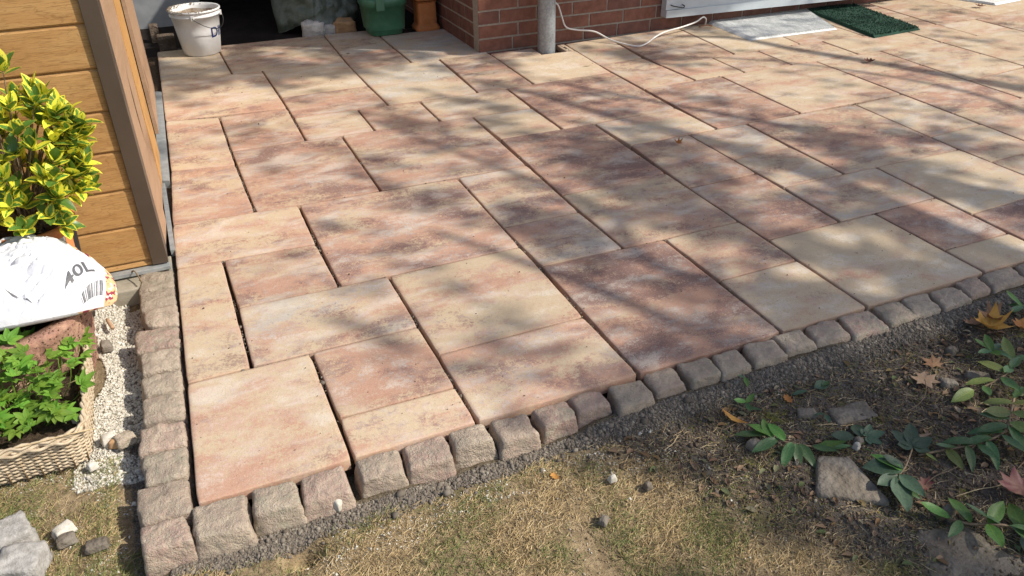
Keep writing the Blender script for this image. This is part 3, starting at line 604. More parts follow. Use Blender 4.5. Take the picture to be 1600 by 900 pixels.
# patches of the same grit on the grass
n = 60000; x = RNG.uniform(-.62, 1.9, n); y = RNG.uniform(-.75, .45, n); s = soil_w(x, y)
reg = ((x < -.17) & (y < .45) & clustered(x, y, 9, .12, 4)) | ((y < -.19) & (y > -.36) & (x > .25) & (x < 1.35) & clustered(x, y, 10, -.08, 2) & (y > -.31 - .04 * np.sin(6 * x))) | ((x < 1.3) & (y < -.19) & clustered(x, y, 16, .34, 8) & (RNG.uniform(0, 1, n) < .4)) | ((x > 1.2) & (y < -.2) & clustered(x, y, 12, .46, 5))
reg &= ~((x > -.18) & (y > -.18))
x, y = x[reg], y[reg]; o = scatter_bits('scattered_grit', x, y, RNG.gamma(1.4, .0008, len(x)) + .0007, M['grit_pale'], .3, .8, None, .42, oct=True); tag(o, 'white grit strewn in patches over the dry lawn', 'gravel', kind='stuff')
# mortar haunch crumbs along the setts
n = 120000; x = -.12 + 3.4 * RNG.uniform(0, 1, n) ** 1.5; d = np.abs(RNG.normal(0, .040, n)); y = -.118 - d
k = d < .066 + .015 * np.sin(5 * x) + .015 * np.sin(17 * x) + .05 * smooth01((x - .8) / .8); x, y = x[k], y[k]
o = scatter_bits('mortar_crumbs', x, y, RNG.gamma(1.6, .00085, len(x)) + .0008, M['grit_dark'], .30, .9, None, .42, oct=True); tag(o, 'dark crumbly mortar banked against the front of the setts', 'mortar', kind='stuff')
n = 2600; x = RNG.uniform(-.12, 3.0, n); y = -.125 - np.abs(RNG.normal(0, .035, n))
o = scatter_bits('mortar_clumps', x, y, RNG.gamma(3, .0011, n) + .0015, M['grit_dark'], .25, .8, None, .42); tag(o, 'larger brown mortar lumps lying on the bank before the setts', 'mortar', kind='stuff')
n = 9000; x = RNG.uniform(-.215, -.15, n); y = RNG.uniform(-.12, 1.3, n)
o = scatter_bits('mortar_crumbs', x, y, RNG.gamma(2.0, .0008, len(x)) + .0008, M['grit_dark'], .35, .8, None, .42, oct=True); tag(o, 'dark mortar crumbs in the narrow strip left of the setts', 'mortar', kind='stuff')
# soil crumbs
n = 60000; x = RNG.uniform(-.9, 2.0, n); y = RNG.uniform(-1.1, .40, n); k = ~((x > -.17) & (y > -.19)) & ((x < -.17) | (y < -.19)) & (x > -.75); x, y = x[k], y[k]
o = scatter_bits('soil_crumbs', x, y, RNG.gamma(1.4, .0009, len(x)) + .0006, M['crumb_tan'], .2, .8, None, .4, oct=True); tag(o, 'tan soil crumbs between the lawn grass', 'soil', kind='stuff')
n = 70000; x = RNG.uniform(.9, 3.4, n); y = RNG.uniform(-1.35, -.2, n); k = RNG.uniform(0, 1, n) < soil_w(x, y) * .9; x, y = x[k], y[k]
o = scatter_bits('soil_crumbs', x, y, RNG.gamma(1.5, .0013, len(x)) + .0008, M['crumb'], .2, .8, None, .4, oct=True); tag(o, 'dark crumbly soil of the border right of the lawn', 'soil', kind='stuff')
# crumbs that fell into the open joints and along the slab rims
jx, jy = [], []
for q, *_ in SLABS:
    for (a, b) in ((q[1], q[2]), (q[2], q[3])):
        L_ = math.dist(a, b); m_ = int(L_ * 260); t = RNG.uniform(0, 1, m_)
        c_ = np.array([noise.noise(Vector((a[0] * 3 + b[0] + v * L_ * 5, a[1], 0))) for v in t]); k = c_ > -.05; t = t[k]
        jx.append(a[0] + (b[0] - a[0]) * t + RNG.normal(0, .0030, len(t))); jy.append(a[1] + (b[1] - a[1]) * t + RNG.normal(0, .0030, len(t)))
jx, jy = np.concatenate(jx), np.concatenate(jy); k = (jy > .02) & (jx > .03); jx, jy = jx[k], jy[k]; n = len(jx)
o = scatter_bits('joint_sand', jx, jy, RNG.gamma(2.2, .0008, n) + .0008, M['grit_dark'], 0, .8, None, .4, zz=RNG.uniform(-.020, -.004, n)); tag(o, 'brown sand and crumbs caught in the open joints of the paving', 'sand', kind='stuff')
# chips lying in the joints and on the slabs
n = 1500; x = RNG.uniform(0, 4, n); y = RNG.uniform(0, 4, n); o = scatter_bits('sand_grains', x, y, RNG.gamma(2, .0005, n) + .0005, M['crumb'], .5, zz=np.full(n, .001)); tag(o, 'sand grains and tiny chips dusted over the paving', 'sand', kind='stuff')

# grass blades
def blades(name, x, y, L, w, lean, mat, tone, curl=.6):
    n = len(x); a = RNG.uniform(0, 6.28, n); dx, dy = np.cos(a), np.sin(a); px, py = -dy, dx
    el = lean; z0 = gzv(x, y) - .001
    P = []
    cur = RNG.uniform(-curl, curl, n)
    for t, ww in ((0, 1), (.5, .8), (1, .12)):
        h = L * t * np.sin(el) * (1 - .45 * t); f = L * t * np.cos(el); sd = cur * L * t * t
        cx, cy, cz = x + dx * f + px * sd, y + dy * f + py * sd, z0 + h + .002
        for s_ in (-1, 1): P.append(np.stack([cx + px * w * ww * s_ * .5, cy + py * w * ww * s_ * .5, cz + w * .3 * s_], -1))
    V = np.stack(P, 1).reshape(-1, 3); b = (np.arange(n) * 6)[:, None]
    F = np.concatenate([b + np.array([[0, 1, 3, 2]]), b + np.array([[2, 3, 5, 4]])], 0)
    return np_mesh(name, V, F, mat, None, False, {'tone': np.repeat(tone, 6)})
n = 330000; x = RNG.uniform(-.95, 2.2, n); y = RNG.uniform(-1.15, .42, n)
dens = fbm(x, y, 6, 9) ; green = fbm(x, y, 4.5, 21); s = soil_w(x, y)
ok = ~((x > -.17) & (y > -.185 - .02 * np.sin(11 * x))) & (RNG.uniform(0, 1, n) < (1 - s * .97)) & (RNG.uniform(-.45, .75, n) < dens + .16) & ((x > -.17) | (y < .40)) & (x < 2.1)
ok &= ~((x < -.15) & (x > -.25) & (y > 0)); ok &= ~((x < -.62) & (y > .3))
x, y, green = x[ok], y[ok], green[ok]; nn_ = len(x)
isg = RNG.uniform(-.25, .35, nn_) < green - .08
isg |= (x < -.2) & (RNG.uniform(0, 1, nn_) < .45)
tone = np.where(isg, RNG.uniform(.40, .66, nn_), np.where(RNG.uniform(0, 1, nn_) < .5, RNG.uniform(0, .25, nn_), RNG.uniform(.75, 1, nn_)))
o = blades('lawn_grass', x, y, RNG.uniform(.009, .034, nn_), RNG.uniform(.0009, .0018, nn_), np.where(isg, RNG.uniform(.3, 1.2, nn_), RNG.uniform(.05, .6, nn_)), M['grass'], tone, .7)
tag(o, 'short sun-scorched lawn grass with greener tufts', 'grass', kind='stuff')
n = 26000; x = RNG.uniform(1.1, 3.2, n); y = RNG.uniform(-1.2, -.2, n); k = clustered(x, y, 7, .02, 31) & (soil_w(x, y) > .4); x, y = x[k], y[k]
o = blades('moss_patches', x, y, RNG.uniform(.003, .008, len(x)), np.full(len(x), .0016), RNG.uniform(.3, 1.3, len(x)), M['moss'], RNG.uniform(0, 1, len(x))); tag(o, 'yellow green moss patches on the border soil', 'moss', kind='stuff')
n = 1500; x = RNG.uniform(1.15, 3.3, n); y = RNG.uniform(-1.25, -.2, n); k = (soil_w(x, y) > .4) & clustered(x, y, 4, -.15, 77); x, y = x[k], y[k]; n = len(x)
az = RNG.uniform(0, 6.28, n); Ls = RNG.uniform(.006, .018, n); z = gzv(x, y) + .004; ca, sa = np.cos(az), np.sin(az); wv = Ls * RNG.uniform(.35, .6, n)
def lp_(u, v, dz): return np.stack([x + ca * Ls * u - sa * wv * v, y + sa * Ls * u + ca * wv * v, z + dz * Ls], -1)
V = np.stack([lp_(-1, 0, .0), lp_(-.3, -1, .5), lp_(.4, -.8, .35), lp_(1, 0, .15), lp_(.3, .9, .5), lp_(-.4, .8, .4), lp_(0, 0, .02)], 1).reshape(-1, 3)
F = np.concatenate([(np.arange(n) * 7)[:, None] + np.array([[i, (i + 1) % 6, 6]]) for i in range(6)], 0)
M['scrap'] = mat_rnd('leaf_scraps', [(.16, .09, .055), (.30, .20, .12), (.10, .065, .045), (.22, .13, .06), (.10, .13, .05), (.36, .28, .19)])
o = np_mesh('leaf_litter', V, F, M['scrap'], None, False, {'tone': np.repeat(RNG.uniform(0, 1, n), 7)}); tag(o, 'small brown leaf scraps littering the shaded border soil', 'leaf litter', kind='stuff')
n = 7000; x = RNG.uniform(1.0, 3.2, n); y = RNG.uniform(-1.2, -.2, n); k = soil_w(x, y) > .3; x, y = x[k], y[k]
o = blades('dry_litter', x, y, RNG.uniform(.010, .045, len(x)), np.full(len(x), .0013), RNG.uniform(.02, .25, len(x)), M['grass'], RNG.choice([0, .2, .8, 1.0], len(x)), .9); tag(o, 'dry stalks and litter strewn over the border soil', 'plant litter', kind='stuff')
# ------------------------------------------------------------------ garden shed (left)
shed = tag(empty('garden_shed', (0, 1.49, 0)), 'garden shed clad in horizontal oak effect planks with brown corner post', 'shed')
shed.location = (0, 0, 0)
ZP = [.034 + .1605 * i for i in range(-1, 14)]
for i, z in enumerate(ZP):
    z0, z1 = max(z, .006), z + .1605 - .007
    vs = [(-3.0, 1.497, z1 + .01), (-3.0, 1.490, z0), (-3.0, 1.520, z0), (-3.0, 1.520, z1 + .01)]
    vs = [(x_, y_, z_) for x_, y_, z_ in [(-3.0, 1.4995, z1 + .008), (-3.0, 1.490, z1 - .006), (-3.0, 1.487, z0 + .006), (-3.0, 1.491, z0), (-3.0, 1.512, z0), (-3.0, 1.512, z1 + .008)]]
    n_ = len(vs); vs2 = vs + [(-.074, y_, z_) for _, y_, z_ in vs]
    fs = [(k, (k + 1) % n_, n_ + (k + 1) % n_, n_ + k) for k in range(n_)] + [tuple(range(n_ - 1, -1, -1)), tuple(range(n_, 2 * n_))]
    mesh_obj('plank', vs2, fs, M['plank'], shed)
box('shed_body', -3.0, -.030, 1.515, 4.0, .0, 2.2, M['dark'], shed)
box('corner_post', -.078, -.016, 1.472, 1.62, .012, 2.2, M['trim'], shed, .002)
# narrow facings on the side, stepping back along the terrace, with softly waved edges
def wavy(name, y0, y1, xf0, xf1, z0, mat, amp=.006):
    vs, fs = [], []; K = 46
    for k in range(K + 1):
        z = z0 + (2.2 - z0) * k / K; w = amp * math.sin(z * 11.0 + y0 * 3); w2 = amp * .5 * math.sin(z * 7 + 1)
        vs += [(xf0, y0, z), (xf1 + w2 * .3, y1 + w * 4, z), (xf1 - .02, y1 + w * 4, z), (xf0 - .02, y0, z)]
    for k in range(K):
        for j in range(4): fs.append((k * 4 + j, k * 4 + (j + 1) % 4, k * 4 + 4 + (j + 1) % 4, k * 4 + 4 + j))
    fs += [(3, 2, 1, 0), tuple(K * 4 + j for j in range(4))]
    return mesh_obj(name, vs, fs, mat, shed)
wavy('side_facing', 1.622, 1.93, -.018, -.004, .012, M['trim_light'], .012)
wavy('side_facing', 1.99, 2.25, -.006, .003, .035, M['trim_light'], .004)
wavy('side_facing', 2.255, 2.75, .006, .014, .035, M['trim_orange'], .003)
wavy('side_facing', 3.02, 4.0, .030, .047, .05, M['trim_light'], .006)
box('side_groove', -.03, -.008, 1.93, 4.0, .0, 2.2, M['dark'], shed)
box('base_rail', -1.6, -.012, 1.452, 1.488, -.012, .006, M['zinc'], shed, .002)
box('side_rail', -.004, .016, 1.60, 2.38, -.03, .004, M['zinc'], shed, .001)
sl = mesh_obj('track_sill', [(.000, 2.40, -.05), (.040, 2.39, -.05), (.084, 3.98, -.05), (.02, 4.02, -.05), (.000, 2.40, .012), (.040, 2.39, .008), (.084, 3.98, .012), (.02, 4.02, .016)], [(3, 2, 1, 0), (4, 5, 6, 7), (0, 1, 5, 4), (1, 2, 6, 5), (2, 3, 7, 6), (3, 0, 4, 7)], M['zinc'], shed)
box('footing', -1.6, -.006, 1.36, 1.60, -.10, -.022, M['concrete'], shed, .006)

# ------------------------------------------------------------------ house: brick walls, unseen shade canopy, door
house = tag(empty('house'), 'red brick house wall with an unseen shading canopy behind the terrace', 'house')
WY = 3.985
box('mortar_backing', 2.386, 9.0, WY + .006, 7.6, -.08, 2.5, M['mortar'], house)
def brick_mesh(L, H, D, mat, seed):
    random.seed(seed); bm = box_data(-L / 2, L / 2, -D / 2, D / 2, -H / 2, H / 2, .003)
    for v in bm.verts: v.co += Vector((random.uniform(-1, 1), random.uniform(-1, 1), random.uniform(-1, 1))) * .0013
    me = bpy.data.meshes.new('brick'); bm.to_mesh(me); bm.free(); me.materials.append(mat); return me
BR = {}
def put_brick(x0, x1, z, y, along='x', dark=False):
    L = round(x1 - x0, 3); key = (L, dark, random.randint(0, 1) if L == .3 else 0)
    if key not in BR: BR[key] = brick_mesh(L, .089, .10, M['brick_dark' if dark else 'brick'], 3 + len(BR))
    o = bpy.data.objects.new('brick', BR[key]); COL.objects.link(o); o.parent = house
    if along == 'x': o.location = ((x0 + x1) / 2, y + .05 + random.uniform(-.0015, .0015), z)
    else: o.location = (y + .05, (x0 + x1) / 2, z); o.rotation_euler.z = math.pi / 2
offs = [2.724, 2.665, 2.715, 2.56, 2.715, 2.62]
for r_ in range(9):
    z = .0455 + .1028 * (r_ - 1); x = 2.388; nxt = offs[r_ % 6] - .006
    random.seed(40 + r_)
    while x < 6.9:
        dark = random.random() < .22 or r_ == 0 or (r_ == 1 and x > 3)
        if nxt - x > .05 and not (x > 3.98 and x < 6.35 and z > .13): put_brick(x, nxt, z, WY, 'x', dark)
        x = nxt + .0125; nxt = x + .30
    y = WY + .112; nxt = WY + (.28 if r_ % 2 else .42)
    while y < 6.6:
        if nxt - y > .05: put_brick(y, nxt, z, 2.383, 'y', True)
        y = nxt + .0125; nxt = y + .30
random.seed(5)
# wall higher up: bricks too high to enter the picture, joined
vs, fs = [], []
for r_ in range(9, 23):
    z = .0455 + .1028 * (r_ - 1); x = 2.388 - (.15 if r_ % 2 else 0)
    while x < 6.9:
        a, b = max(x, 2.388), x + .30
        if not (b > 3.98 and a < 6.35):
            k = len(vs); vs += [(a, WY, z - .045), (b, WY, z - .045), (b, WY, z + .045), (a, WY, z + .045), (a, WY + .02, z - .045), (b, WY + .02, z - .045), (b, WY + .02, z + .045), (a, WY + .02, z + .045)]
            fs += [(k, k + 1, k + 2, k + 3), (k + 1, k + 5, k + 6, k + 2), (k + 4, k, k + 3, k + 7), (k + 3, k + 2, k + 6, k + 7), (k + 4, k + 5, k + 1, k)]
        x += .3125
o = mesh_obj('upper_brickwork', vs, fs, M['brick'], house); o['kind'] = 'stuff'
# white door leaf standing proud of the wall, with drip rail and hook
dl = [(4.005, 3.905), (6.35, 3.80)]
def slanted(name, z0, z1, proud, thick, mat, x0=None, b=.002):
    (xa, ya), (xb, yb) = dl; xa = xa if x0 is None else x0
    vs = [(xa, ya - proud, z0), (xb, yb - proud, z0 - .012), (xb, yb - proud + thick, z0 - .012), (xa, ya - proud + thick, z0), (xa, ya - proud, z1), (xb, yb - proud, z1), (xb, yb - proud + thick, z1), (xa, ya - proud + thick, z1)]
    o = mesh_obj(name, vs, [(3, 2, 1, 0), (4, 5, 6, 7), (0, 1, 5, 4), (1, 2, 6, 5), (2, 3, 7, 6), (3, 0, 4, 7)], mat, house); return o
slanted('door_leaf', .172, 2.1, 0, .07, M['white_metal'])
slanted('drip_rail', .112, .170, .012, .085, M['white_metal'])
h_ = tube('door_hook', smooth_path([(4.045, 3.898, .212), (4.05, 3.88, .208), (4.10, 3.872, .196), (4.15, 3.872, .186), (4.158, 3.872, .200), (4.155, 3.895, .204)], 5), .0045, M['black'], house, 6)
# unseen canopy added and cut to size so its eave shades the wall
EY = 3.96 - 2.5 * (-SUN.y) / SUN.z
box('unseen_shade_canopy', 4.55, 9.4, EY, 8.0, 2.5, 2.62, M['roof'], house)
box('storage_bay_roof', -.25, 4.54, 5.35, 8.0, 2.5, 2.60, M['roof'], house)
box('storage_bay_back_wall', -.6, 2.39, 7.0, 7.2, -.1, 2.5, M['dark'], house)  # near-black wall and floor put the bay's deep shade into the colour
box('storage_bay_side_wall', -.03, .55, 6.2, 6.4, -.1, 2.5, M['render'], house)
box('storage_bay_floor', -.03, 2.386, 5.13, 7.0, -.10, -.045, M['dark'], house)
box('storage_bay_left_wall', -.25, -.032, 4.05, 7.0, -.1, 2.5, M['render'], house)

# downpipe
dp = tag(empty('downpipe'), 'galvanised grey downpipe running down the brick wall into the paving', 'downpipe')
lathe('pipe', [(.0, -.04), (.066, -.04), (.068, -.0), (.068, 1.2), (.070, 1.205), (.070, 1.30), (.068, 1.305), (.068, 2.45)], M['galv'], dp, 32, 2.876, 3.815)
lathe('pipe_clip', [(.069, .52), (.074, .52), (.074, .55), (.069, .55)], M['zinc'], dp, 32, 2.876, 3.815)

# cable
tag(tube('cable', smooth_path([(2.99, 3.968, .60), (2.995, 3.965, .36), (3.045, 3.958, .29), (3.075, 3.95, .20), (3.11, 3.945, .125), (3.20, 3.94, .095), (3.34, 3.90, .075), (3.42, 3.80, .030), (3.48, 3.70, .012), (3.535, 3.60, .008), (3.60, 3.59, .008), (3.70, 3.65, .012), (3.80, 3.72, .022), (3.93, 3.78, .035), (4.12, 3.82, .045), (4.28, 3.86, .060), (4.37, 3.89, .085), (4.41, 3.90, .06), (4.43, 3.93, .01)], 7), .0065, M['cable'], None, 8), 'thin white cable drooping from the brick wall across the slabs to the white door', 'cable')
tag(tube('dry_stick', smooth_path([(4.33, 3.88, .012), (4.40, 3.87, .02), (4.45, 3.86, .010)], 4), .006, M['brown_leaf'], None, 5), 'short brown stick lying where the white cable meets the door', 'stick')

# mats
def door_mat(name, q, th, mat, ribs=0, edge=None):
    e = empty(name); cx = sum(p[0] for p in q) / 4; cy = sum(p[1] for p in q) / 4
    q = [Vector(p) for p in q]; N1, N2 = 36, 26; vs, fs = [], []
    for j in range(N2 + 1):
        for i in range(N1 + 1):
            u, v = i / N1, j / N2; p = q[0].lerp(q[1], u).lerp(q[3].lerp(q[2], u), v)
            z = th + .0018 * noise.noise(Vector((p.x * 9, p.y * 9, 1)))
            if i in (0, N1) or j in (0, N2): z = .002
            vs.append((p.x + noise.noise(Vector((p.y * 20, 3, 0))) * .002, p.y, z))
    for j in range(N2):
        for i in range(N1): a = j * (N1 + 1) + i; fs.append((a, a + N1 + 1, a + N1 + 2, a + 1))
    mesh_obj('mat_surface', vs, fs, mat, e, False); return e
e = door_mat('grey_door_mat', [(4.50, 4.05), (5.60, 4.02), (5.315, 3.325), (4.450, 3.352)], .020, M['mat_grey']); tag(e, 'shiny silver grey ribbed mat lying below the white door', 'door mat')
for k in range(46):   # ribs of the mat
    t = (k + .5) / 46; a = Vector((4.47, 3.36)).lerp(Vector((5.30, 3.335)), t); b = Vector((4.53, 4.03)).lerp(Vector((5.58, 4.01)), t)
    if k == 0: rib_parent = e
    vs, fs = [], []
    for i in range(15):
        p = a.lerp(b, i / 14); w = .0045
        z = .0225 + random.uniform(0, .0012); vs += [(p.x - w, p.y, .0195), (p.x, p.y, z), (p.x + w, p.y, .0195)]
    for i in range(14): fs += [(i * 3, i * 3 + 1, i * 3 + 4, i * 3 + 3), (i * 3 + 1, i * 3 + 2, i * 3 + 5, i * 3 + 4)]
    mesh_obj('rib', vs, fs, M['mat_grey'], e)
e = door_mat('green_door_mat', [(5.56, 4.02), (6.10, 3.96), (5.915, 3.022), (5.375, 2.985)], .022, M['mat_green']); tag(e, 'dark green artificial turf mat beside the silver mat', 'door mat')
n = 5200; u, v = RNG.uniform(0.01, .99, n), RNG.uniform(.01, .99, n); A = np.array([[5.56, 4.02], [6.10, 3.96], [5.915, 3.022], [5.375, 2.985]])
P = (A[0] * (1 - u)[:, None] + A[1] * u[:, None]) * (1 - v)[:, None] + (A[3] * (1 - u)[:, None] + A[2] * u[:, None]) * v[:, None]
az = RNG.uniform(0, 6.28, n); w_ = .004; hgt = RNG.uniform(.006, .014, n)
V = np.stack([np.c_[P[:, 0] - w_ * np.cos(az), P[:, 1] - w_ * np.sin(az), np.full(n, .019)], np.c_[P[:, 0] + w_ * np.cos(az), P[:, 1] + w_ * np.sin(az), np.full(n, .019)], np.c_[P[:, 0] + RNG.normal(0, .003, n), P[:, 1] + RNG.normal(0, .003, n), .019 + hgt]], 1).reshape(-1, 3)
o = np_mesh('pile', V, np.arange(n * 3).reshape(n, 3), M['mat_green'], e); o['kind'] = 'stuff'
e = door_mat('small_grey_mat', [(7.05, 3.95), (7.95, 3.95), (7.60, 3.42), (7.227, 3.383)], .018, M['mat_grey']); tag(e, 'grey speckled mat cut off by the top right corner of the view', 'door mat')

# ------------------------------------------------------------------ things in the storage bay
bk = tag(empty('bucket', (.437, 4.955, .001)), 'dirty white plastic builders bucket with blue lettering at the back of the terrace', 'bucket')
H_ = .335; rb, rt = .140, .182
pr = [(0, .0), (rb - .01, 0), (rb, .006), (rb + (rt - rb) * .55, H_ * .55), (rb + (rt - rb) * .86, H_ * .86), (rt + .003, H_ * .862), (rt + .004, H_ * .90), (rt - .003, H_ * .905), (rt, H_ - .012), (rt + .010, H_ - .010), (rt + .011, H_ - .002), (rt + .006, H_ + .004), (rt - .004, H_), (rt - .008, H_ - .02), (rb + (rt - rb) * .5 - .006, H_ * .5), (rb - .012, .02), (0, .018)]
lathe('tub', pr, M['plastic_white'], bk, 56)
# mortar residue inside and on the rim
vs, fs = [], []; K = 56
for i, (rr, z) in enumerate([(.0, .20), (.06, .205), (.11, .215), (.150, .235), (.166, .27), (.172, .30)]):
    for j in range(K):
        a = 2 * math.pi * j / K; d = noise.noise(Vector((math.cos(a) * 2, math.sin(a) * 2, i * .7))) * .02
        vs.append((math.cos(a) * (rr - (.004 if i > 3 else 0)), math.sin(a) * (rr - (.004 if i > 3 else 0)), z + d * (1 if i < 5 else .6)))
for i in range(5):
    for j in range(K): fs.append((i * K + j, i * K + (j + 1) % K, (i + 1) * K + (j + 1) % K, (i + 1) * K + j))
mesh_obj('mortar_residue', vs, fs, M['grime'], bk, True)
x_ = []; n = 900; a = np.abs(RNG.normal(0, .9, n)) * RNG.choice([-1, 1], n) + math.pi * 1.12; rr = rt + RNG.uniform(-.010, .0105, n); z = H_ + RNG.uniform(-.012, .006, n)
o = scatter_bits('rim_crust', rr * np.cos(a), rr * np.sin(a), RNG.uniform(.0015, .005, n), M['grit_dark'], 0, 1, bk, zz=z); o.data.materials[0] = M['grime']
# lettering wraps round the tub towards the right
def text_mesh(body, size):
    cu = bpy.data.curves.new('t', 'FONT'); cu.body = body; cu.size = size; cu.resolution_u = 4; cu.offset = size * .018
    ob = bpy.data.objects.new('t', cu); COL.objects.link(ob); dg = bpy.context.evaluated_depsgraph_get()
    me = bpy.data.meshes.new_from_object(ob.evaluated_get(dg)); bpy.data.objects.remove(ob)
    bm = bmesh.new(); bm.from_mesh(me); bmesh.ops.triangulate(bm, faces=bm.faces[:]); 
    for _ in range(4):
        bmesh.ops.subdivide_edges(bm, edges=[e for e in bm.edges if e.calc_length() > size * .06], cuts=1); bmesh.ops.triangulate(bm, faces=bm.faces[:])
    v = [x.co.copy() for x in bm.verts]; f = [[y.index for y in x.verts] for x in bm.faces]; bm.free(); return v, f
v, f = text_mesh('DIN', .105); vv = []
for p in v:
    z = .135 + p.y * 1.0; r0 = rb + (rt - rb) * z / H_ + .0012; a = R(-78) + (p.x * 1.0) / r0 + R(17)
    vv.append((r0 * math.cos(a), r0 * math.sin(a), z - .02 * 0))
mesh_obj('lettering', vv, f, M['blue_print'], bk)
def rim_pt(a, r_=rt + .014, z=H_ * .88): return (r_ * math.cos(R(a)), r_ * math.sin(R(a)), z)
for a in (-100, -12):
    c = rim_pt(a, rt + .006, H_ * .88); b_ = box_data(-.012, .012, -.008, .008, -.018, .018, .003)
    bmesh.ops.rotate(b_, verts=b_.verts[:], matrix=Matrix.Rotation(R(a + 90), 3, 'Z')); bmesh.ops.translate(b_, verts=b_.verts[:], vec=Vector(c)); bm_obj('handle_lug', b_, M['plastic_white'], bk)
hp = [rim_pt(-100)] + [tuple(((rt + .020 + .012 * math.sin(math.pi * t)) * math.cos(R(-100 + 88 * t)), (rt + .020 + .012 * math.sin(math.pi * t)) * math.sin(R(-100 + 88 * t)), H_ * .88 - .115 * math.sin(math.pi * min(1, t * .98)) ** .8 * (.55 + .45 * t))) for t in (.12, .3, .5, .7, .85, .94)] + [rim_pt(-12)]
tube('wire_handle', smooth_path(hp, 6), .0028, M['black'], bk, 6)

bn = tag(empty('green_bin', (0, 0, 0)), 'green plastic planter bin standing between the tarpaulin and the clay pipes', 'bin')
def frustum_ring(pts):   # pts: list of (cx, cy, hx, hy, z, corner)
    vs, fs = [], []; K = 24
    for (cx, cy, hx, hy, z, e) in pts:
        for j in range(K):
            a = 2 * math.pi * (j + .5) / K; c, s = math.cos(a), math.sin(a)
            vs.append((cx + hx * abs(c) ** e * (1 if c > 0 else -1), cy + hy * abs(s) ** e * (1 if s > 0 else -1), z))
    for i in range(len(pts) - 1):
        for j in range(K): fs.append((i * K + j, i * K + (j + 1) % K, (i + 1) * K + (j + 1) % K, (i + 1) * K + j))
    return vs, fs
cx, cy = 1.90, 4.93
vs, fs = frustum_ring([(cx, cy, .0, .0, .002, .5), (cx, cy, .135, .125, .002, .5), (cx, cy, .142, .132, .012, .5), (cx, cy, .168, .155, .235, .5), (cx, cy, .186, .172, .240, .5), (cx, cy, .190, .176, .30, .5), (cx, cy, .182, .168, .305, .5), (cx, cy, .160, .146, .05, .5)])
o = mesh_obj('bin_body', vs, fs, M['green_plastic'], bn, False); o.data.polygons.foreach_set('use_smooth', [True] * len(o.data.polygons))
box('bin_flap', 1.80, 1.87, 4.735, 4.752, .215, .32, M['green_plastic'], bn, .004)
box('pale_side_patch', 2.035, 2.040, 4.81, 4.90, .04, .20, M['grit_pale'], bn)  # pale upright patch on the bin's right side
cp = tag(empty('clay_pipe'), 'square orange clay flue pot with flared foot standing in the corner by the brick wall', 'clay pot')
cx, cy = 2.255, 4.90
vs, fs = frustum_ring([(cx, cy, .105, .10, .002, .35), (cx, cy, .108, .102, .02, .35), (cx, cy, .085, .085, .055, .35), (cx, cy, .083, .083, .225, .35), (cx, cy, .098, .098, .24, .35)]); mesh_obj('flue', vs, fs, M['terracotta'], cp)
vs, fs = frustum_ring([(cx, cy, .095, .095, .246, .35), (cx, cy, .102, .102, .26, .35), (cx, cy, .100, .100, .48, .35), (cx, cy, .080, .080, .48, .35), (cx, cy, .080, .080, .30, .35)]); mesh_obj('stacked_flue', vs, fs, M['terracotta'], cp)
# tarpaulin over a heap
vs, fs = [], []; NU, NV = 70, 46
for j in range(NV + 1):
    for i in range(NU + 1):
        u, v = i / NU, j / NV; x = 1.10 + .74 * u; prof = min(1, v * 2.2)
        z = .045 + .05 * (math.sin(u * 5) * .3) + .62 * v ** .8 if v < 1 else .66
        if u < .28: z -= .09 * (1 - u / .28) * (1 - v)
        y = 5.28 + .26 * v + .02 * math.sin(u * 9)
        q = Vector((x * 4, y * 3, z * 5)); d = noise.noise(q) * .07 + noise.noise(q * 2.7) * .035 + abs(noise.noise(q * Vector((1.5, 1, 4)) * 2)) * .035
        ed = math.sin(math.pi * min(1, u * 1.0)) ** .4
        vs.append((x + noise.noise(q + Vector((9, 0, 0))) * .03, y - d * 1.2 + (1 - ed) * .25, z + noise.noise(Vector((x * 9, 0, 2))) * .012))
for j in range(NV):
    for i in range(NU): a = j * (NU + 1) + i; fs.append((a, a + 1, a + NU + 2, a + NU + 1))
o = mesh_obj('tarpaulin', vs, fs, M['tarp'], None, True); tag(o, 'crumpled olive tarpaulin over a heap behind the back edge of the terrace', 'tarpaulin')
o = stone_mesh('plaster_rubble', [(1.27, 5.24), (1.43, 5.25), (1.44, 5.15), (1.26, 5.15)], .085, -.05, M['rubble'], None, 8, .016, .0); tag(o, 'lump of white plaster rubble under the tarpaulin', 'rubble')
o = stone_mesh('plaster_rubble', [(1.43, 5.27), (1.54, 5.27), (1.54, 5.18), (1.42, 5.17)], .045, -.05, M['rubble'], None, 6, .012, .0); tag(o, 'smaller flat piece of plaster beside the white lump under the tarpaulin', 'rubble')
o = stone_mesh('crumpled_sack', [(1.52, 5.30), (1.72, 5.30), (1.72, 5.17), (1.54, 5.17)], .07, -.05, M['cardboard'], None, 9, .020, .0); tag(o, 'crumpled brown paper sack sticking out below the tarpaulin', 'sack')
tag(box('dark_crate', .13, .26, 5.22, 5.40, -.045, .075, M['bark'], None, .006), 'low dark crate left of the bucket in the storage bay', 'crate')
tag(box('dark_crate', .085, .155, 5.62, 5.70, -.045, .10, M['bark'], None, .006), 'upright dark box against the grey wall behind the low crate', 'box')
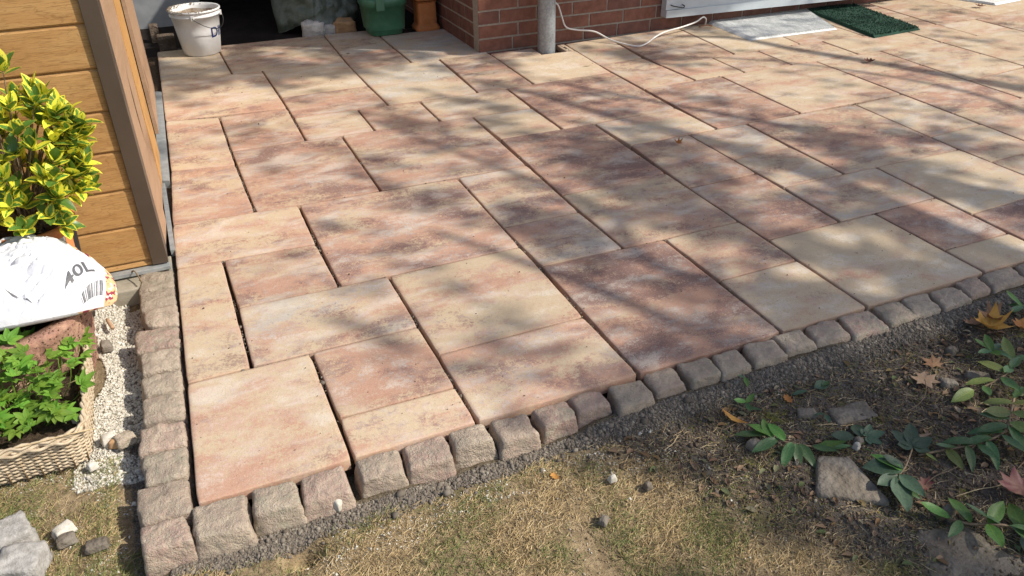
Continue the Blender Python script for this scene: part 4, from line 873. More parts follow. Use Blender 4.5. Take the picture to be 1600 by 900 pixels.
# ------------------------------------------------------------------ leaves
def leaf_mesh(name, L, Wd, fold, curl, mat, pts=.75, rows=8, wave=0.0, lobes=None):
    """blade along +Y, face up +Z; 'edge' attribute 0 at the midrib, 1 at the margin"""
    vs, fs, ed = [], [], []
    def blade(L, Wd, ang, off=(0, 0)):
        base = len(vs); ca, sa = math.cos(ang), math.sin(ang)
        for i in range(rows + 1):
            t = i / rows; w = Wd / 2 * (math.sin(math.pi * min(1, t ** pts)) ** .8 if 0 < t < 1 else .03)
            for c in (-1, -.5, 0, .5, 1):
                x, y = c * w, t * L; z = fold * abs(c) * w + curl * L * t * t + wave * Wd * math.sin(t * 9 + c) * abs(c)
                vs.append((off[0] + x * ca + y * sa, off[1] - x * sa + y * ca, z)); ed.append(abs(c) if 0 < i < rows else 1)
        for i in range(rows):
            for j in range(4): a = base + i * 5 + j; fs.append((a, a + 1, a + 6, a + 5))
    if lobes:
        for (ang, l, w) in lobes: blade(L * l, Wd * w, R(ang))
    else: blade(L, Wd, 0)
    me = bpy.data.meshes.new(name); me.from_pydata(vs, [], fs); me.update(); me.materials.append(mat)
    a = me.attributes.new('edge', 'FLOAT', 'POINT'); a.data.foreach_set('value', ed)
    me.polygons.foreach_set('use_smooth', [True] * len(me.polygons)); return me
def place_leaf(me, base, dr, up=(0, 0, 1), sc=1.0, parent=None, name='leaf'):
    y = Vector(dr).normalized(); z = Vector(up); z = (z - y * z.dot(y))
    z = z.normalized() if z.length > 1e-4 else Vector((1, 0, 0)); x = y.cross(z)
    m = Matrix((x, y, z)).transposed().to_4x4() * 1.0; m = Matrix.Translation(base) @ m @ Matrix.Scale(sc, 4)
    o = bpy.data.objects.new(name, me); COL.objects.link(o)
    if parent: o.parent = parent; m = parent_inv(parent) @ m
    o.matrix_basis = m; return o
def parent_inv(p): return Matrix.Translation(-Vector(p.location))

# ------------------------------------------------------------------ variegated shrub in its banded pot
sh = tag(empty('variegated_shrub', (-.42, 1.27, 0)), 'variegated green and yellow leaved evergreen shrub against the shed planks', 'shrub')
LV = [leaf_mesh('leaf', .066, .040, .28, c, M['euonymus'], p) for c, p in ((.10, .85), (-.25, .8), (.22, .9), (-.05, .8), (-.45, .85))]
random.seed(21)
tips = []
for i in range(150):
    a = random.uniform(-math.pi, math.pi); zz = random.uniform(-.75, 1); rr = math.sqrt(max(0, 1 - zz * zz * .9))
    k = random.uniform(.55, 1.0)
    tips.append(Vector((-.43 + .315 * rr * math.cos(a) * k, 1.22 + .17 * rr * math.sin(a) * k, .66 + .33 * zz * k)))
tips += [Vector(p) for p in ((-.125, 1.22, .69), (-.15, 1.24, .63), (-.20, 1.20, .77), (-.145, 1.18, .60), (-.24, 1.20, .83), (-.30, 1.22, .95), (-.26, 1.16, .55), (-.22, 1.17, .50), (-.30, 1.12, .44), (-.26, 1.12, .40), (-.38, 1.10, .42), (-.17, 1.20, .72))]
tips = [t for t in tips if not (t.z < .46 and t.x > -.24)]
for t in tips:
    t = Vector((t.x - .03, t.y, .66 + (t.z - .66) * .96)); t.x = min(t.x, -.15)
    d0 = (t - Vector((-.44, 1.24, .36))).normalized()
    tube('branch', smooth_path([(-.42 + random.uniform(-.05, .05) + .42, 1.25 - 1.27, .34), ((t.x - .42) / 2 + .42 + 0, (t.y + 1.25) / 2 - 1.27, (t.z + .36) / 2 + .03), tuple(t - Vector((-.42, 1.27, 0)))], 3), [.0024] * 4 + [.002] * 2 + [.0015], M['twig'], sh, 4)
    ax = (d0 + Vector((0, -.15, .75))).normalized(); u = ax.orthogonal().normalized(); w = ax.cross(u); n_ = random.randint(7, 10); ph = random.uniform(0, 6)
    for k in range(n_):
        ang = ph + k * 2.4; op = .35 + .9 * k / n_ + random.uniform(-.15, .15)
        rad = u * math.cos(ang) + w * math.sin(ang); dr = ax * math.cos(op) + rad * math.sin(op)
        place_leaf(random.choice(LV), t - ax * .012 * k / n_ * 2, dr, ax * 1.0 - rad * .2 + Vector((0, 0, .2)), random.uniform(.68, 1.12), sh)
pb = tag(empty('banded_planter', (0, 0, 0)), 'tall glazed planter with orange and dark bands half hidden behind the shrub', 'planter')
lathe('planter_body', [(0, -.06), (.105, -.06), (.110, -.04), (.138, .30), (.140, .34)], M['granite'], pb, 40, -.425, 1.28, 0)
lathe('planter_rim', [(.140, .335), (.152, .345), (.154, .372), (.146, .378), (.130, .374), (.126, .33)], M['terracotta'], pb, 40, -.425, 1.28, 0)
lathe('planter_soil', [(.0, .345), (.128, .35)], M['potsoil'], pb, 32, -.425, 1.28, 0)
for (a0, a1, mt) in ((-38, -22, 'terracotta'), (-21, 6, 'black'), (7, 22, 'trim_orange'), (-75, -60, 'terracotta')):
    vs, fs = [], []; K = 8
    for i in range(K + 1):
        a = R(a0 + (a1 - a0) * i / K)
        for z, r_ in ((-.05, .112), (.33, .142)): vs += [(-.425 + r_ * math.cos(a), 1.28 + r_ * math.sin(a), z), (-.425 + (r_ - .006) * math.cos(a), 1.28 + (r_ - .006) * math.sin(a), z)]
    for i in range(K): b_ = i * 4; fs += [(b_, b_ + 4, b_ + 6, b_ + 2), (b_ + 2, b_ + 6, b_ + 7, b_ + 3), (b_ + 4, b_, b_ + 1, b_ + 5)]
    mesh_obj('glaze_band', vs, fs, M[mt], pb, True)

# ------------------------------------------------------------------ pumice planter with the bag on it
pt = tag(empty('stone_planter'), 'rough reddish pumice concrete planter carrying the white bag', 'planter')
vs, fs = [], []; KA, KZ = 150, 26
for j in range(KZ + 1):
    t = j / KZ; z = -.085 + .285 * t; r0 = .245 + .045 * t
    for i in range(KA):
        a = 2 * math.pi * i / KA; fl = .010 * (max(0, 1 - abs(((a * 9 / math.pi) % 2) - 1) * 14))      # vertical grooves
        q = Vector((math.cos(a) * r0, math.sin(a) * r0, z)); d = noise.noise(q * 26) * .006 + noise.noise(q * 70) * .004
        r_ = r0 - fl + d - (.012 if j == KZ else 0)
        vs.append((-.555 + r_ * math.cos(a), .985 + r_ * math.sin(a), z))
for j in range(KZ):
    for i in range(KA): fs.append((j * KA + i, j * KA + (i + 1) % KA, (j + 1) * KA + (i + 1) % KA, (j + 1) * KA + i))
b0 = len(vs)
for (r_, z) in ((.235, .198), (.225, .12)):
    for i in range(KA): a = 2 * math.pi * i / KA; vs.append((-.555 + r_ * math.cos(a), .985 + r_ * math.sin(a), z))
for i in range(KA): fs.append((KZ * KA + i, KZ * KA + (i + 1) % KA, b0 + (i + 1) % KA, b0 + i)); fs.append((b0 + i, b0 + (i + 1) % KA, b0 + KA + (i + 1) % KA, b0 + KA + i))
mesh_obj('planter_wall', vs, fs, M['pumice'], pt, True); lathe('planter_fill', [(0, .135), (.226, .13)], M['potsoil'], pt, 40, -.555, .985, 0)

def bagP(a, b, top=1, cx=-.53, cy=1.0, ha=.36, hb=.225, zm=.27, H=.15):
    ap = max(a, 0.0); w = 1 - .72 * ap ** 2.6
    x = a * (1 - .06 * b ** 4); y = b * w * (1 - .10 * min(0, a) ** 4) - .36 * ap ** 3
    pr = (max(0, 1 - abs(a) ** 2.4) * max(0, 1 - abs(b) ** 2.4)) ** .55
    z = zm + .02 * b - .045 * ap ** 2 + (H * pr if top > 0 else -H * .42 * pr)
    P = Vector((cx + x * ha, cy + y * hb, z))
    # creases: long folds along the lower edge and fine wrinkles towards the ends
    if top > 0:
        cr = math.exp(-((b + .80 + .10 * math.sin(a * 3)) / .035) ** 2) * .018 * (1 - min(1, abs(a + .1)) ** 2)
        wr = noise.noise(Vector((a * 3, b * 9, 1))) * .008 + abs(noise.noise(Vector((a * 5 + b * 3, b * 7, 4)))) * -.008 + noise.noise(Vector((a * 9, b * 9, 2))) * .002
        wr += abs(noise.noise(Vector((a * 9 - b * 2, b * 3 + a * 2, 8)))) * -.010 * ap
        
        sag = -.030 * math.exp(-((a - .12 + b * .25) / .22) ** 2) + .012 * math.exp(-((a + .35) / .2) ** 2)
        f1 = abs(noise.noise(Vector((a * 2.2 - b * 3.5, a * 1.4 + b * 1.2, 3)))); f2 = abs(noise.noise(Vector((a * 6 + b * 2, b * 7 - a * 3, 6)))); f3 = abs(noise.noise(Vector((a * 15 - b * 9, b * 16, 9))))
        pz = 1 - math.exp(-(abs(a - .77) / .24) ** 4 - (abs(b + .42) / .75) ** 4); wr *= pz; sag *= pz
        wr += pz * -.030 * max(0, .16 - f1) / .16 * (.4 + .6 * abs(a)) - pz * .010 * max(0, .2 - f2) / .2 - pz * .0015 * max(0, .25 - f3) / .25
        P.z += (wr - cr + sag * pr) * min(1, pr * 1.6 + .15)
    return P
bagm = NT('printed_white_film'); p_ = bagm.coord(); endv = bagm.attr('print')
blk = bagm.noise(p_, 48, 1, .4); c_ = bagm.mix(bagm.ss(blk, .45, .5), (.26, .03, .05), (.62, .42, .22)); c_ = bagm.mix(bagm.ss(bagm.noise(p_, 45, 2), .55, .6), c_, (.75, .70, .62))
colb = bagm.mix(bagm.ss(endv, .45, .55), (.66, .66, .68), c_)
# faint small print lines
sx = bagm.N('ShaderNodeSeparateXYZ'); bagm.L(bagm.mapping(p_, rot=(0, 0, R(-38))), sx.inputs[0])
ln = bagm.ss(bagm.math('SINE', bagm.math('MULTIPLY', sx.outputs[1], 520.0)), .80, .95); wd = bagm.ss(bagm.noise(bagm.mapping(p_, (60, 8, 1), rot=(0, 0, R(-38))), 3, 2), .48, .55)
fp_ = bagm.math('MULTIPLY', bagm.math('MULTIPLY', ln, wd), bagm.math('MULTIPLY', bagm.attr('smallprint'), .55)); colb = bagm.mix(fp_, colb, (.25, .25, .27))
bagm.bump(bagm.math('ADD', bagm.noise(bagm.mapping(p_, (1, 2.2, 1)), 16, 5, .7, .6), bagm.noise(p_, 60, 3)), .35, .004)
M['bag'] = bagm.out(colb, .38, .45)
NA, NB = 200, 130; V, P1, P2 = [], [], []
for top in (1, -1):
    for j in range(NB + 1):
        for i in range(NA + 1):
            a, b = -1 + 2 * i / NA, -1 + 2 * j / NB; V.append(tuple(bagP(a, b, top)))
            P1.append(1.0 if (a > .93 or (top < 0 and a > .7) or (b > .80 - .25 * max(0, a) and a > .45)) else 0.0)
            P2.append(1.0 if (a < .42 and b > -.35 and a + b * .4 < .55) else 0.0)
F = []
for tpi in (0, 1):
    o_ = tpi * (NA + 1) * (NB + 1)
    for j in range(NB):
        for i in range(NA): a = o_ + j * (NA + 1) + i; F.append((a, a + 1, a + NA + 2, a + NA + 1) if tpi == 0 else (a, a + NA + 1, a + NA + 2, a + 1))
bag = np_mesh('compost_bag', np.array(V), np.array(F), M['bag'], None, True, {'print': P1, 'smallprint': P2})
tag(bag, 'plump white plastic compost bag marked 40L lying on the pumice planter', 'bag')
M['bagprint'] = mat_simple('grey_bag_print', (.085, .085, .09), (.13, .13, .135), 160, .5, .3, 0)
def on_bag(s, t, lift=.0016, A=((.649, -.846), (.866, -.209), (.612, -.713), (.828, .113))):
    a = (A[0][0] * (1 - s) + A[1][0] * s) * (1 - t) + (A[2][0] * (1 - s) + A[3][0] * s) * t
    b = (A[0][1] * (1 - s) + A[1][1] * s) * (1 - t) + (A[2][1] * (1 - s) + A[3][1] * s) * t
    p = bagP(a, b); n = (bagP(a + .01, b) - p).cross(bagP(a, b + .01) - p).normalized(); return p + n * lift
v, f = text_mesh('40L', 1.0); mx = max(p.x for p in v); my = max(p.y for p in v)
mesh_obj('lettering', [tuple(on_bag(p.x / mx, p.y / my)) for p in v], f, M['bagprint'], bag)
A2 = ((.765, -.975), (.915, -.86), (.742, -.895), (.915, -.352)); vs, fs = [], []; t = .02; random.seed(3)
while t < .96:
    w_ = random.choice([.014, .03, .045]); k = len(vs)
    for q in range(7): vs += [tuple(on_bag(t, .05 + .85 * q / 6, .0012, A2)), tuple(on_bag(min(1, t + w_), .05 + .85 * q / 6, .0012, A2))]
    for q in range(6): fs.append((k + q * 2, k + q * 2 + 1, k + q * 2 + 3, k + q * 2 + 2))
    t += w_ + random.choice([.018, .03, .05])
mesh_obj('barcode_bars', vs, fs, M['bagprint'], bag)
mesh_obj('seam_tear', [tuple(on_bag(s_, t_, .002, ((.15, -.70), (.36, -.86), (.16, -.66), (.37, -.85)))) for s_, t_ in ((0, .6), (.25, .1), (.5, .5), (.8, .2), (1, .6), (.8, .8), (.5, 1), (.2, .9))], [(0, 1, 2, 7), (7, 2, 3, 6), (6, 3, 4, 5)], M['bagprint'], bag)

# ------------------------------------------------------------------ wicker basket with leafy plant
wb = tag(empty('wicker_basket'), 'weathered rectangular wicker basket planter in the lower left', 'basket')
def rrect(x0, x1, y0, y1, r, n):
    """points on a rounded rectangle by arc length"""
    seg = []; L1, L2, Ar = x1 - x0 - 2 * r, y1 - y0 - 2 * r, math.pi * r / 2; tot = 2 * (L1 + L2 + 2 * Ar); out = []
    for k in range(n):
        s = tot * k / n
        for (typ, ln, c, a) in (('l', L1, (x0 + r, y0), 0), ('a', Ar, (x1 - r, y0 + r), -90), ('l', L2, (x1, y0 + r), 90), ('a', Ar, (x1 - r, y1 - r), 0), ('l', L1, (x1 - r, y1), 180), ('a', Ar, (x0 + r, y1 - r), 90), ('l', L2, (x0, y1 - r), 270), ('a', Ar, (x0 + r, y0 + r), 180)):
            if s <= ln + 1e-9:
                if typ == 'l': p = Vector((c[0] + math.cos(R(a)) * s, c[1] + math.sin(R(a)) * s)); nrm = Vector((math.sin(R(a)), -math.cos(R(a))))
                else: th = R(a) + s / r; p = Vector((c[0] + math.cos(th) * r, c[1] + math.sin(th) * r)); nrm = Vector((math.cos(th), math.sin(th)))
                out.append((p, nrm)); break
            s -= ln
    return out
BX = (-.80, -.322, .392, .93); NS = 92; ROWS = 17; z0, z1 = -.062, .052
def tilt(p, z): return Vector((p.x + .00 * z, p.y, z))
random.seed(4)
for row in range(ROWS):
    tz = row / (ROWS - 1); fl = .020 * tz; path = rrect(BX[0] - fl, BX[1] + fl * .6, BX[2] - fl, BX[3] + fl, .055, NS * 3); pts = []
    zz = z0 + (z1 - z0) * tz
    for k, (p, nn) in enumerate(path):
        osc = .0042 * math.cos(math.pi * (k / 3) + math.pi * row)
        pts.append(tilt(p + nn * (osc + random.uniform(-.0008, .0008)), zz + random.uniform(-.0012, .0012) + .004 * math.sin(k * .05)))
    pts.append(pts[0]); tube('weave_strand', pts, .0040, M['wicker'], wb, 5)
for k, (p, nn) in enumerate(rrect(BX[0] - .006, BX[1] + .004, BX[2] - .006, BX[3] + .006, .055, NS)):
    if k % 2 == 0: tube('stake', [tilt(p - nn * .000, z0 - .01), tilt(p + nn * .012, z1 + .012)], .0028, M['wicker_dark'], wb, 4)
for rr, zz, rad in ((.022, .060, .0065), (.030, .054, .005), (.016, .068, .0055), (.024, .070, .0045)):
    path = rrect(BX[0] - rr, BX[1] + rr * .6, BX[2] - rr, BX[3] + rr, .06, 150); pts = [tilt(p + nn * .004 * math.sin(k * 1.3 + rr * 500), zz + .003 * math.cos(k * 1.3 + rr * 300)) for k, (p, nn) in enumerate(path)]
    pts.append(pts[0]); tube('rim_strand', pts, rad, M['wicker'], wb, 6)
for k in range(7):
    a = Vector((random.uniform(-.62, -.40), BX[2] - .015, .065)); tube('loose_cane', smooth_path([a, a + Vector((.06, -.012, .012)), a + Vector((.13, .006, -.004))], 5), .0022, M['straw'], wb, 4)
vs, fs = [], []; NX_ = 40
for j in range(NX_):
    for i in range(NX_): x = BX[0] + .02 + (BX[1] - BX[0] - .04) * i / (NX_ - 1); y = BX[2] + .02 + (BX[3] - BX[2] - .04) * j / (NX_ - 1); vs.append((x, y, .018 + .012 * noise.noise(Vector((x * 30, y * 30, 0)))))
for j in range(NX_ - 1):
    for i in range(NX_ - 1): a = j * NX_ + i; fs.append((a, a + 1, a + NX_ + 1, a + NX_))
mesh_obj('basket_soil', vs, fs, M['potsoil'], wb, True)
box('label_stick', -.352, -.334, .49, .496, -.0, .072, M['pale_stone'], wb, .001)
lp = tag(empty('leafy_plant', (-.56, .66, 0)), 'bright green lobed leaf plant filling the wicker basket', 'plant')
LB = [leaf_mesh('leaf', .046, .020, .25, c, M['light_leaf'], .8, 6, .05, [(0, 1, 1), (-42, .86, .9), (42, .86, .9), (-85, .62, .8), (85, .62, .8)]) for c in (-.12, .08, -.3)]
LB += [leaf_mesh('leaf', .034, .016, .2, c, M['light_leaf'], .9, 6, .05, [(0, 1, 1), (-50, .85, .9), (50, .85, .9)]) for c in (-.1, .15)]
random.seed(12)
for i in range(330):
    x = random.uniform(-.80, -.30); y = random.uniform(.44, .90); hb_ = .03 + .15 * math.exp(-(((x + .56) / .30) ** 2 + ((y - .70) / .18) ** 2)) 
    if x > -.36 and random.random() < .45: continue
    z = random.uniform(.35, 1.05) * hb_ + .045; base = Vector((x, y, z)); a = random.uniform(0, 6.28)
    out_ = Vector((x + .56, y - .68, 0)) * 1.6 + Vector((math.cos(a), math.sin(a), 0)) * .7; dr = (out_.normalized() + Vector((0, 0, random.uniform(-.05, .7)))).normalized()
    place_leaf(random.choice(LB), base, dr, (random.uniform(-.4, .5), random.uniform(-.6, .2), 1), random.uniform(.75, 1.35), lp)
    if i % 2 == 0:
        rel = base - Vector((-.56, .66, 0)); tube('stalk', smooth_path([(rel.x * .75, rel.y * .75, .015), (rel.x * .93, rel.y * .93, z * .6), tuple(rel)], 3), .0012, M['light_leaf'], lp, 4)
for i in range(8):
    x, y = random.uniform(-.62, -.36), random.uniform(.55, .75); a = random.uniform(-.6, 1.6)
    tube('dead_stalk', [(x + .56, y - .66, .05), (x + .56 + .10 * math.cos(a), y - .66 + .10 * math.sin(a), random.uniform(.06, .11))], .0016, M['straw'], lp, 4)

# ------------------------------------------------------------------ loose setts and stones on the left
def loose(name, c, sx, sy, ang, zt, zb, mat, label, cat, group=None, chip=.007, n=9):
    ca, sa = math.cos(R(ang)), math.sin(R(ang)); q = [(c[0] + a * sx / 2 * ca - b * sy / 2 * sa, c[1] + a * sx / 2 * sa + b * sy / 2 * ca) for a, b in ((-1, 1), (1, 1), (1, -1), (-1, -1))]
    o = stone_mesh(name, q, zt, zb, mat, None, n, chip, .004); o.color = (.05, .9, .9, 1); return tag(o, label, cat, group or {'loose_sett': 'loose setts on the grass'}.get(name, 'small stones and pebbles on the ground'))
loose('loose_sett', (-.515, .135), .105, .10, 20, -.008, -.080, M['granite'], 'grey granite sett lying on the grass at the left edge, upper of two', 'sett')
loose('loose_sett', (-.478, .020), .105, .10, -12, -.012, -.080, M['granite'], 'grey granite sett in the bottom left corner, lower of two', 'sett')
loose('small_stone', (-.385, .118), .050, .034, 30, -.040, -.072, M['pale_stone'], 'whitish angular stone on the grass right of the loose setts', 'stone', chip=.006, n=6)
loose('small_stone', (-.378, .085), .045, .035, 10, -.050, -.074, M['flagstone'], 'flat tan stone just below the whitish one near the loose setts', 'stone', chip=.005, n=6)
loose('small_stone', (-.315, .360), .022, .020, 30, -.042, -.066, M['pale_stone'], 'small white pebble below the corner of the wicker basket', 'pebble', chip=.004, n=5)
loose('small_stone', (-.268, .470), .038, .032, 15, -.038, -.070, M['pale_stone'], 'whitish rounded stone right of the basket corner', 'stone', chip=.005, n=6)
loose('small_stone', (-.250, .447), .030, .026, -15, -.045, -.070, M['cardboard'], 'small ochre stone touching the whitish stone by the basket', 'stone', chip=.004, n=6)
loose('small_stone', (-.222, .445), .050, .040, 25, -.036, -.070, M['cobble'], 'grey brown broken sett piece in the gravel beside the sett row', 'stone', chip=.006, n=6)
loose('small_stone', (-.300, .03), .050, .030, 0, -.052, -.072, M['flagstone'], 'flat beige stone sunk in the grass left of the corner sett', 'stone', chip=.004, n=6)
loose('small_stone', (-.275, 1.02), .030, .036, 10, -.035, -.066, M['flagstone'], 'tan pebble half sunk in the pale gravel by the planter', 'pebble', chip=.004, n=6)
tag(tube('snapped_twig', smooth_path([(-.165, 1.475, .0), (-.150, 1.44, .018), (-.137, 1.40, .010), (-.128, 1.36, .004)], 4), .003, M['twig'], None, 5), 'short brown twig leaning at the foot of the shed planks', 'twig')
tag(tube('bark_chip', smooth_path([(-.268, 1.20, -.045), (-.262, 1.17, -.040), (-.250, 1.13, -.046)], 4), .008, M['tan_leaf'], None, 6), 'pale wood chip standing in the gravel beside the planter', 'wood chip')

# ------------------------------------------------------------------ dead leaves
def dead_leaf(name, c, size, ang, outline, mat, label, zoff=.004, curl=.25, cat='dead leaf', stem=None):
    pts = [Vector((x, y)) * size for x, y in outline]; pts2 = []
    for i in range(len(pts)):
        a, b = pts[i], pts[(i + 1) % len(pts)]; pts2 += [a, a.lerp(b, .5) * random.uniform(.93, 1.05)]
    vs = [(0, 0, 0)]; n = len(pts2)
    for k in (.5, 1.0):
        for p in pts2: q = p * k; vs.append((q.x, q.y, curl * (abs(q.x) ** 2 / size + .5 * q.y * q.y / size) + noise.noise(Vector((q.x * 40, q.y * 40, c[0] * 9))) * size * .10))
    fs = [(0, 1 + i, 1 + (i + 1) % n) for i in range(n)] + [(1 + i, 1 + n + i, 1 + n + (i + 1) % n, 1 + (i + 1) % n) for i in range(n)]
    z = c[2] if len(c) > 2 else gz(c[0], c[1]) + zoff
    o = mesh_obj(name, vs, fs, mat, None, True); a = o.data.attributes.new('edge', 'FLOAT', 'POINT'); a.data.foreach_set('value', [.0] + [.5] * n + [1.0] * n)
    o.location = (c[0], c[1], z); o.rotation_euler = (random.uniform(-.12, .12), random.uniform(-.12, .12), R(ang))
    if stem: tube('leaf_stalk', smooth_path([(0, 0, .001)] + [(s[0] * size, s[1] * size, s[2] * size) for s in stem], 4), .0015, M['twig'], o, 4)
    return tag(o, label, cat, 'dead leaves lying on the ground and paving')
OAK = [(0, -1), (.25, -.55), (.6, -.45), (.38, -.1), (.75, .15), (.4, .35), (.5, .75), (.15, .7), (0, 1.05), (-.2, .7), (-.55, .7), (-.42, .3), (-.7, .1), (-.35, -.12), (-.6, -.5), (-.2, -.5)]
MAPLE = [(0, -.6), (.35, -.75), (.3, -.35), (.95, -.3), (.6, .1), (.9, .5), (.35, .4), (0, 1.05), (-.3, .4), (-.85, .55), (-.6, .1), (-.95, -.3), (-.3, -.35), (-.35, -.75)]
LANCE = [(0, -1), (.16, -.4), (.22, .1), (.14, .6), (0, 1), (-.15, .6), (-.22, .1), (-.14, -.4)]
random.seed(8)
dead_leaf('dead_leaf', (1.578, -.278), .050, 22, LANCE, M['orange_leaf'], 'curled orange dead leaf where the mortar meets the lawn', .012, .6)
dead_leaf('dead_leaf', (2.275, -.388), .048, 160, MAPLE, M['tan_leaf'], 'pale tan lobed leaf with a long stalk on the border soil', .012, .2, stem=[(.3, .8, .05), (.9, 1.7, .0), (2.0, 2.6, .1), (3.2, 3.0, .05)])
dead_leaf('dead_leaf', (2.725, -.268), .075, 200, MAPLE, M['orange_leaf'], 'big curled orange maple leaf near the right edge', .03, .9)
dead_leaf('dead_leaf', (2.78, -.235), .060, 40, MAPLE, M['brown_leaf'], 'crumpled brown leaf behind the big orange maple leaf', .025, .9)
dead_leaf('dead_leaf', (2.70, -.215), .040, 90, OAK, M['brown_leaf'], 'small brown leaf left of the orange maple leaf by the setts', .015, .6)
dead_leaf('dead_leaf', (2.39, -.322), .042, 20, MAPLE, M['brown_leaf'], 'reddish brown flat leaf on the mossy soil below the setts', .006, .2)
dead_leaf('dead_leaf', (1.805, -.265), .022, 0, OAK, M['orange_leaf'], 'small orange brown leaf scrap in the grit right of the sett row', .008, .4)
dead_leaf('dead_leaf', (2.115, -.875), .075, 60, OAK, M['red_leaf'], 'crimson and yellow leaf at the right edge of the border', .035, .7)
dead_leaf('dead_leaf', (1.905, -.735), .035, 110, OAK, M['red_leaf'], 'withered dusky pink leaf left of the crimson leaf', .012, .5, stem=[(-.3, -1.2, .2), (-.8, -2.4, .1), (-1.2, -3.4, .05)])
dead_leaf('dead_leaf', (2.05, -.58), .040, 70, LANCE, M['tan_leaf'], 'narrow tan leaf between the two green sprigs', .01, .4)
dead_leaf('dead_leaf', (2.85, -.30), .05, 120, OAK, M['orange_leaf'], 'orange brown leaf against the right frame edge below the setts', .02, .6)
dead_leaf('dead_leaf', (.955, -.245), .018, 20, OAK, M['orange_leaf'], 'tiny tan leaf scrap in the white grit of the lawn', .006, .4)
dead_leaf('dead_leaf', (2.682, 1.709, .010), .030, 30, MAPLE, M['orange_leaf'], 'curled ochre leaf lying alone in the middle of the paving', .0, 1.2)
dead_leaf('dead_leaf', (2.954, 3.288, .006), .030, 70, LANCE, M['yellow_leaf'], 'narrow yellow green leaf on the slab right of the downpipe', .0, .4)
dead_leaf('dead_leaf', (4.83, 2.48, .010), .045, 70, OAK, M['brown_leaf'], 'brown leaf in the branch shadow on the far paving', .0, .8)
dead_leaf('dead_leaf', (5.62, 4.02, .030), .06, 20, OAK, M['tan_leaf'], 'tan crumpled leaf tucked between the silver and the green mat', .0, .9)
dead_leaf('dead_leaf', (7.03, 3.39, .010), .05, 50, OAK, M['brown_leaf'], 'small brown leaf near the top right corner of the paving', .0, .8)

# ------------------------------------------------------------------ border plants
GL = {k: [leaf_mesh('leaf', 1, w, .25, c, M[m], p, 8, .04) for c in cs] for k, w, cs, m, p in (('mid', .34, (-.15, .12, -.35), 'mid_leaf', .85), ('broad', .62, (-.12, .1, -.25), 'ivy', .8), ('yel', .42, (-.2, .15), 'yellow_leaf', .85), ('dull', .45, (-.15, .1), 'ivy', .85), ('lime', .45, (-.2, .1), 'shoot', .85))}
GL['lobed'] = [leaf_mesh('leaf', 1, .5, .15, c, M['ivy'], .8, 6, .03, [(0, 1, 1), (-50, .8, .9), (50, .8, .9), (-100, .5, .8), (100, .5, .8)]) for c in (-.1, .1)]
def sprig(name, label, stem, leaves, r=.003, cat='leafy twig', group=None, mat=None):
    """stem: list of (x, y, lift); leaves: (t along stem 0..1, heading deg, length, kind, pitch)"""
    c = Vector((stem[0][0], stem[0][1], 0)); e = empty(name, tuple(c)); P = [Vector((x, y, gz(x, y) + l)) for x, y, l in stem]; sp = smooth_path(P, 6)
    tube('stem', [p - c for p in sp], r, mat or M['twig'], e, 5)
    for (t, hd, L_, kd, pi_) in leaves:
        b = sp[min(len(sp) - 1, int(t * (len(sp) - 1)))]; d = Vector((math.cos(R(hd)) * math.cos(R(pi_)), math.sin(R(hd)) * math.cos(R(pi_)), math.sin(R(pi_))))
        place_leaf(random.choice(GL[kd]), b + Vector((0, 0, .004)), d, (random.uniform(-.35, .35), random.uniform(-.35, .35), 1), L_, e)
    return tag(e, label, cat, group or {'leafy_twig': 'fallen leafy twigs', 'ivy_sprig': 'ivy sprigs on the border soil', 'privet_branch': 'leafy branches in the border'}.get(name, 'low plants in the border'))
random.seed(31)
sprig('leafy_twig', 'fallen twig with long mid green leaves at the edge of the lawn', [(1.77, -.515, .008), (1.70, -.475, .018), (1.645, -.437, .022), (1.61, -.39, .02)], [(.95, 150, .105, 'mid', 4), (.8, 185, .10, 'mid', 0), (.85, 120, .085, 'lime', 18), (.7, 100, .075, 'lime', 22), (.6, 215, .10, 'mid', 2), (.55, 240, .085, 'mid', -4), (.45, 262, .09, 'mid', 0), (.3, 300, .075, 'mid', 8), (.25, 330, .085, 'lime', 12), (.12, -18, .075, 'mid', 10), (1, 60, .06, 'lime', 25)], .0032)
sprig('leafy_twig', 'little two leaved sprig rising from the mortar right of the orange leaf', [(1.645, -.262, .0), (1.650, -.240, .025)], [(1, 160, .045, 'lime', 10), (.9, 250, .05, 'mid', 0), (.9, 20, .045, 'lime', 14), (.6, -60, .05, 'mid', 5)], .002)
sprig('leafy_twig', 'single small green leaf curled at the foot of the shaded setts', [(1.715, -.140, .0), (1.715, -.145, .02)], [(1, 250, .04, 'lime', -5), (1, 170, .035, 'mid', 20)], .0015)
sprig('ivy_sprig', 'dull grey green ivy sprig with broad leaves right of the flagstone', [(1.98, -.615, .02), (1.90, -.665, .03), (1.845, -.690, .03), (1.80, -.700, .02)], [(.05, 50, .095, 'lobed', 4), (.55, 150, .115, 'broad', 4), (.6, 110, .095, 'lime', 12), (.75, 185, .09, 'dull', 0), (.8, 235, .135, 'dull', -4), (.7, 265, .10, 'dull', -2), (.9, 290, .085, 'mid', 0), (.45, 130, .07, 'broad', 14)], .0028)
sprig('ivy_sprig', 'flat blue green leaves lying on the moss below the middle setts', [(1.95, -.262, .006), (1.885, -.262, .008)], [(1, 170, .055, 'dull', 2), (.5, 10, .085, 'dull', 0), (0, 20, .06, 'mid', 0)], .0018)
sprig('ivy_sprig', 'dark green ivy leaves in the hollow above the flagstone', [(1.90, -.515, .008), (1.86, -.50, .012)], [(1, 160, .075, 'broad', 0), (.5, 60, .07, 'broad', 4), (0, -10, .06, 'lobed', 2)], .0018)
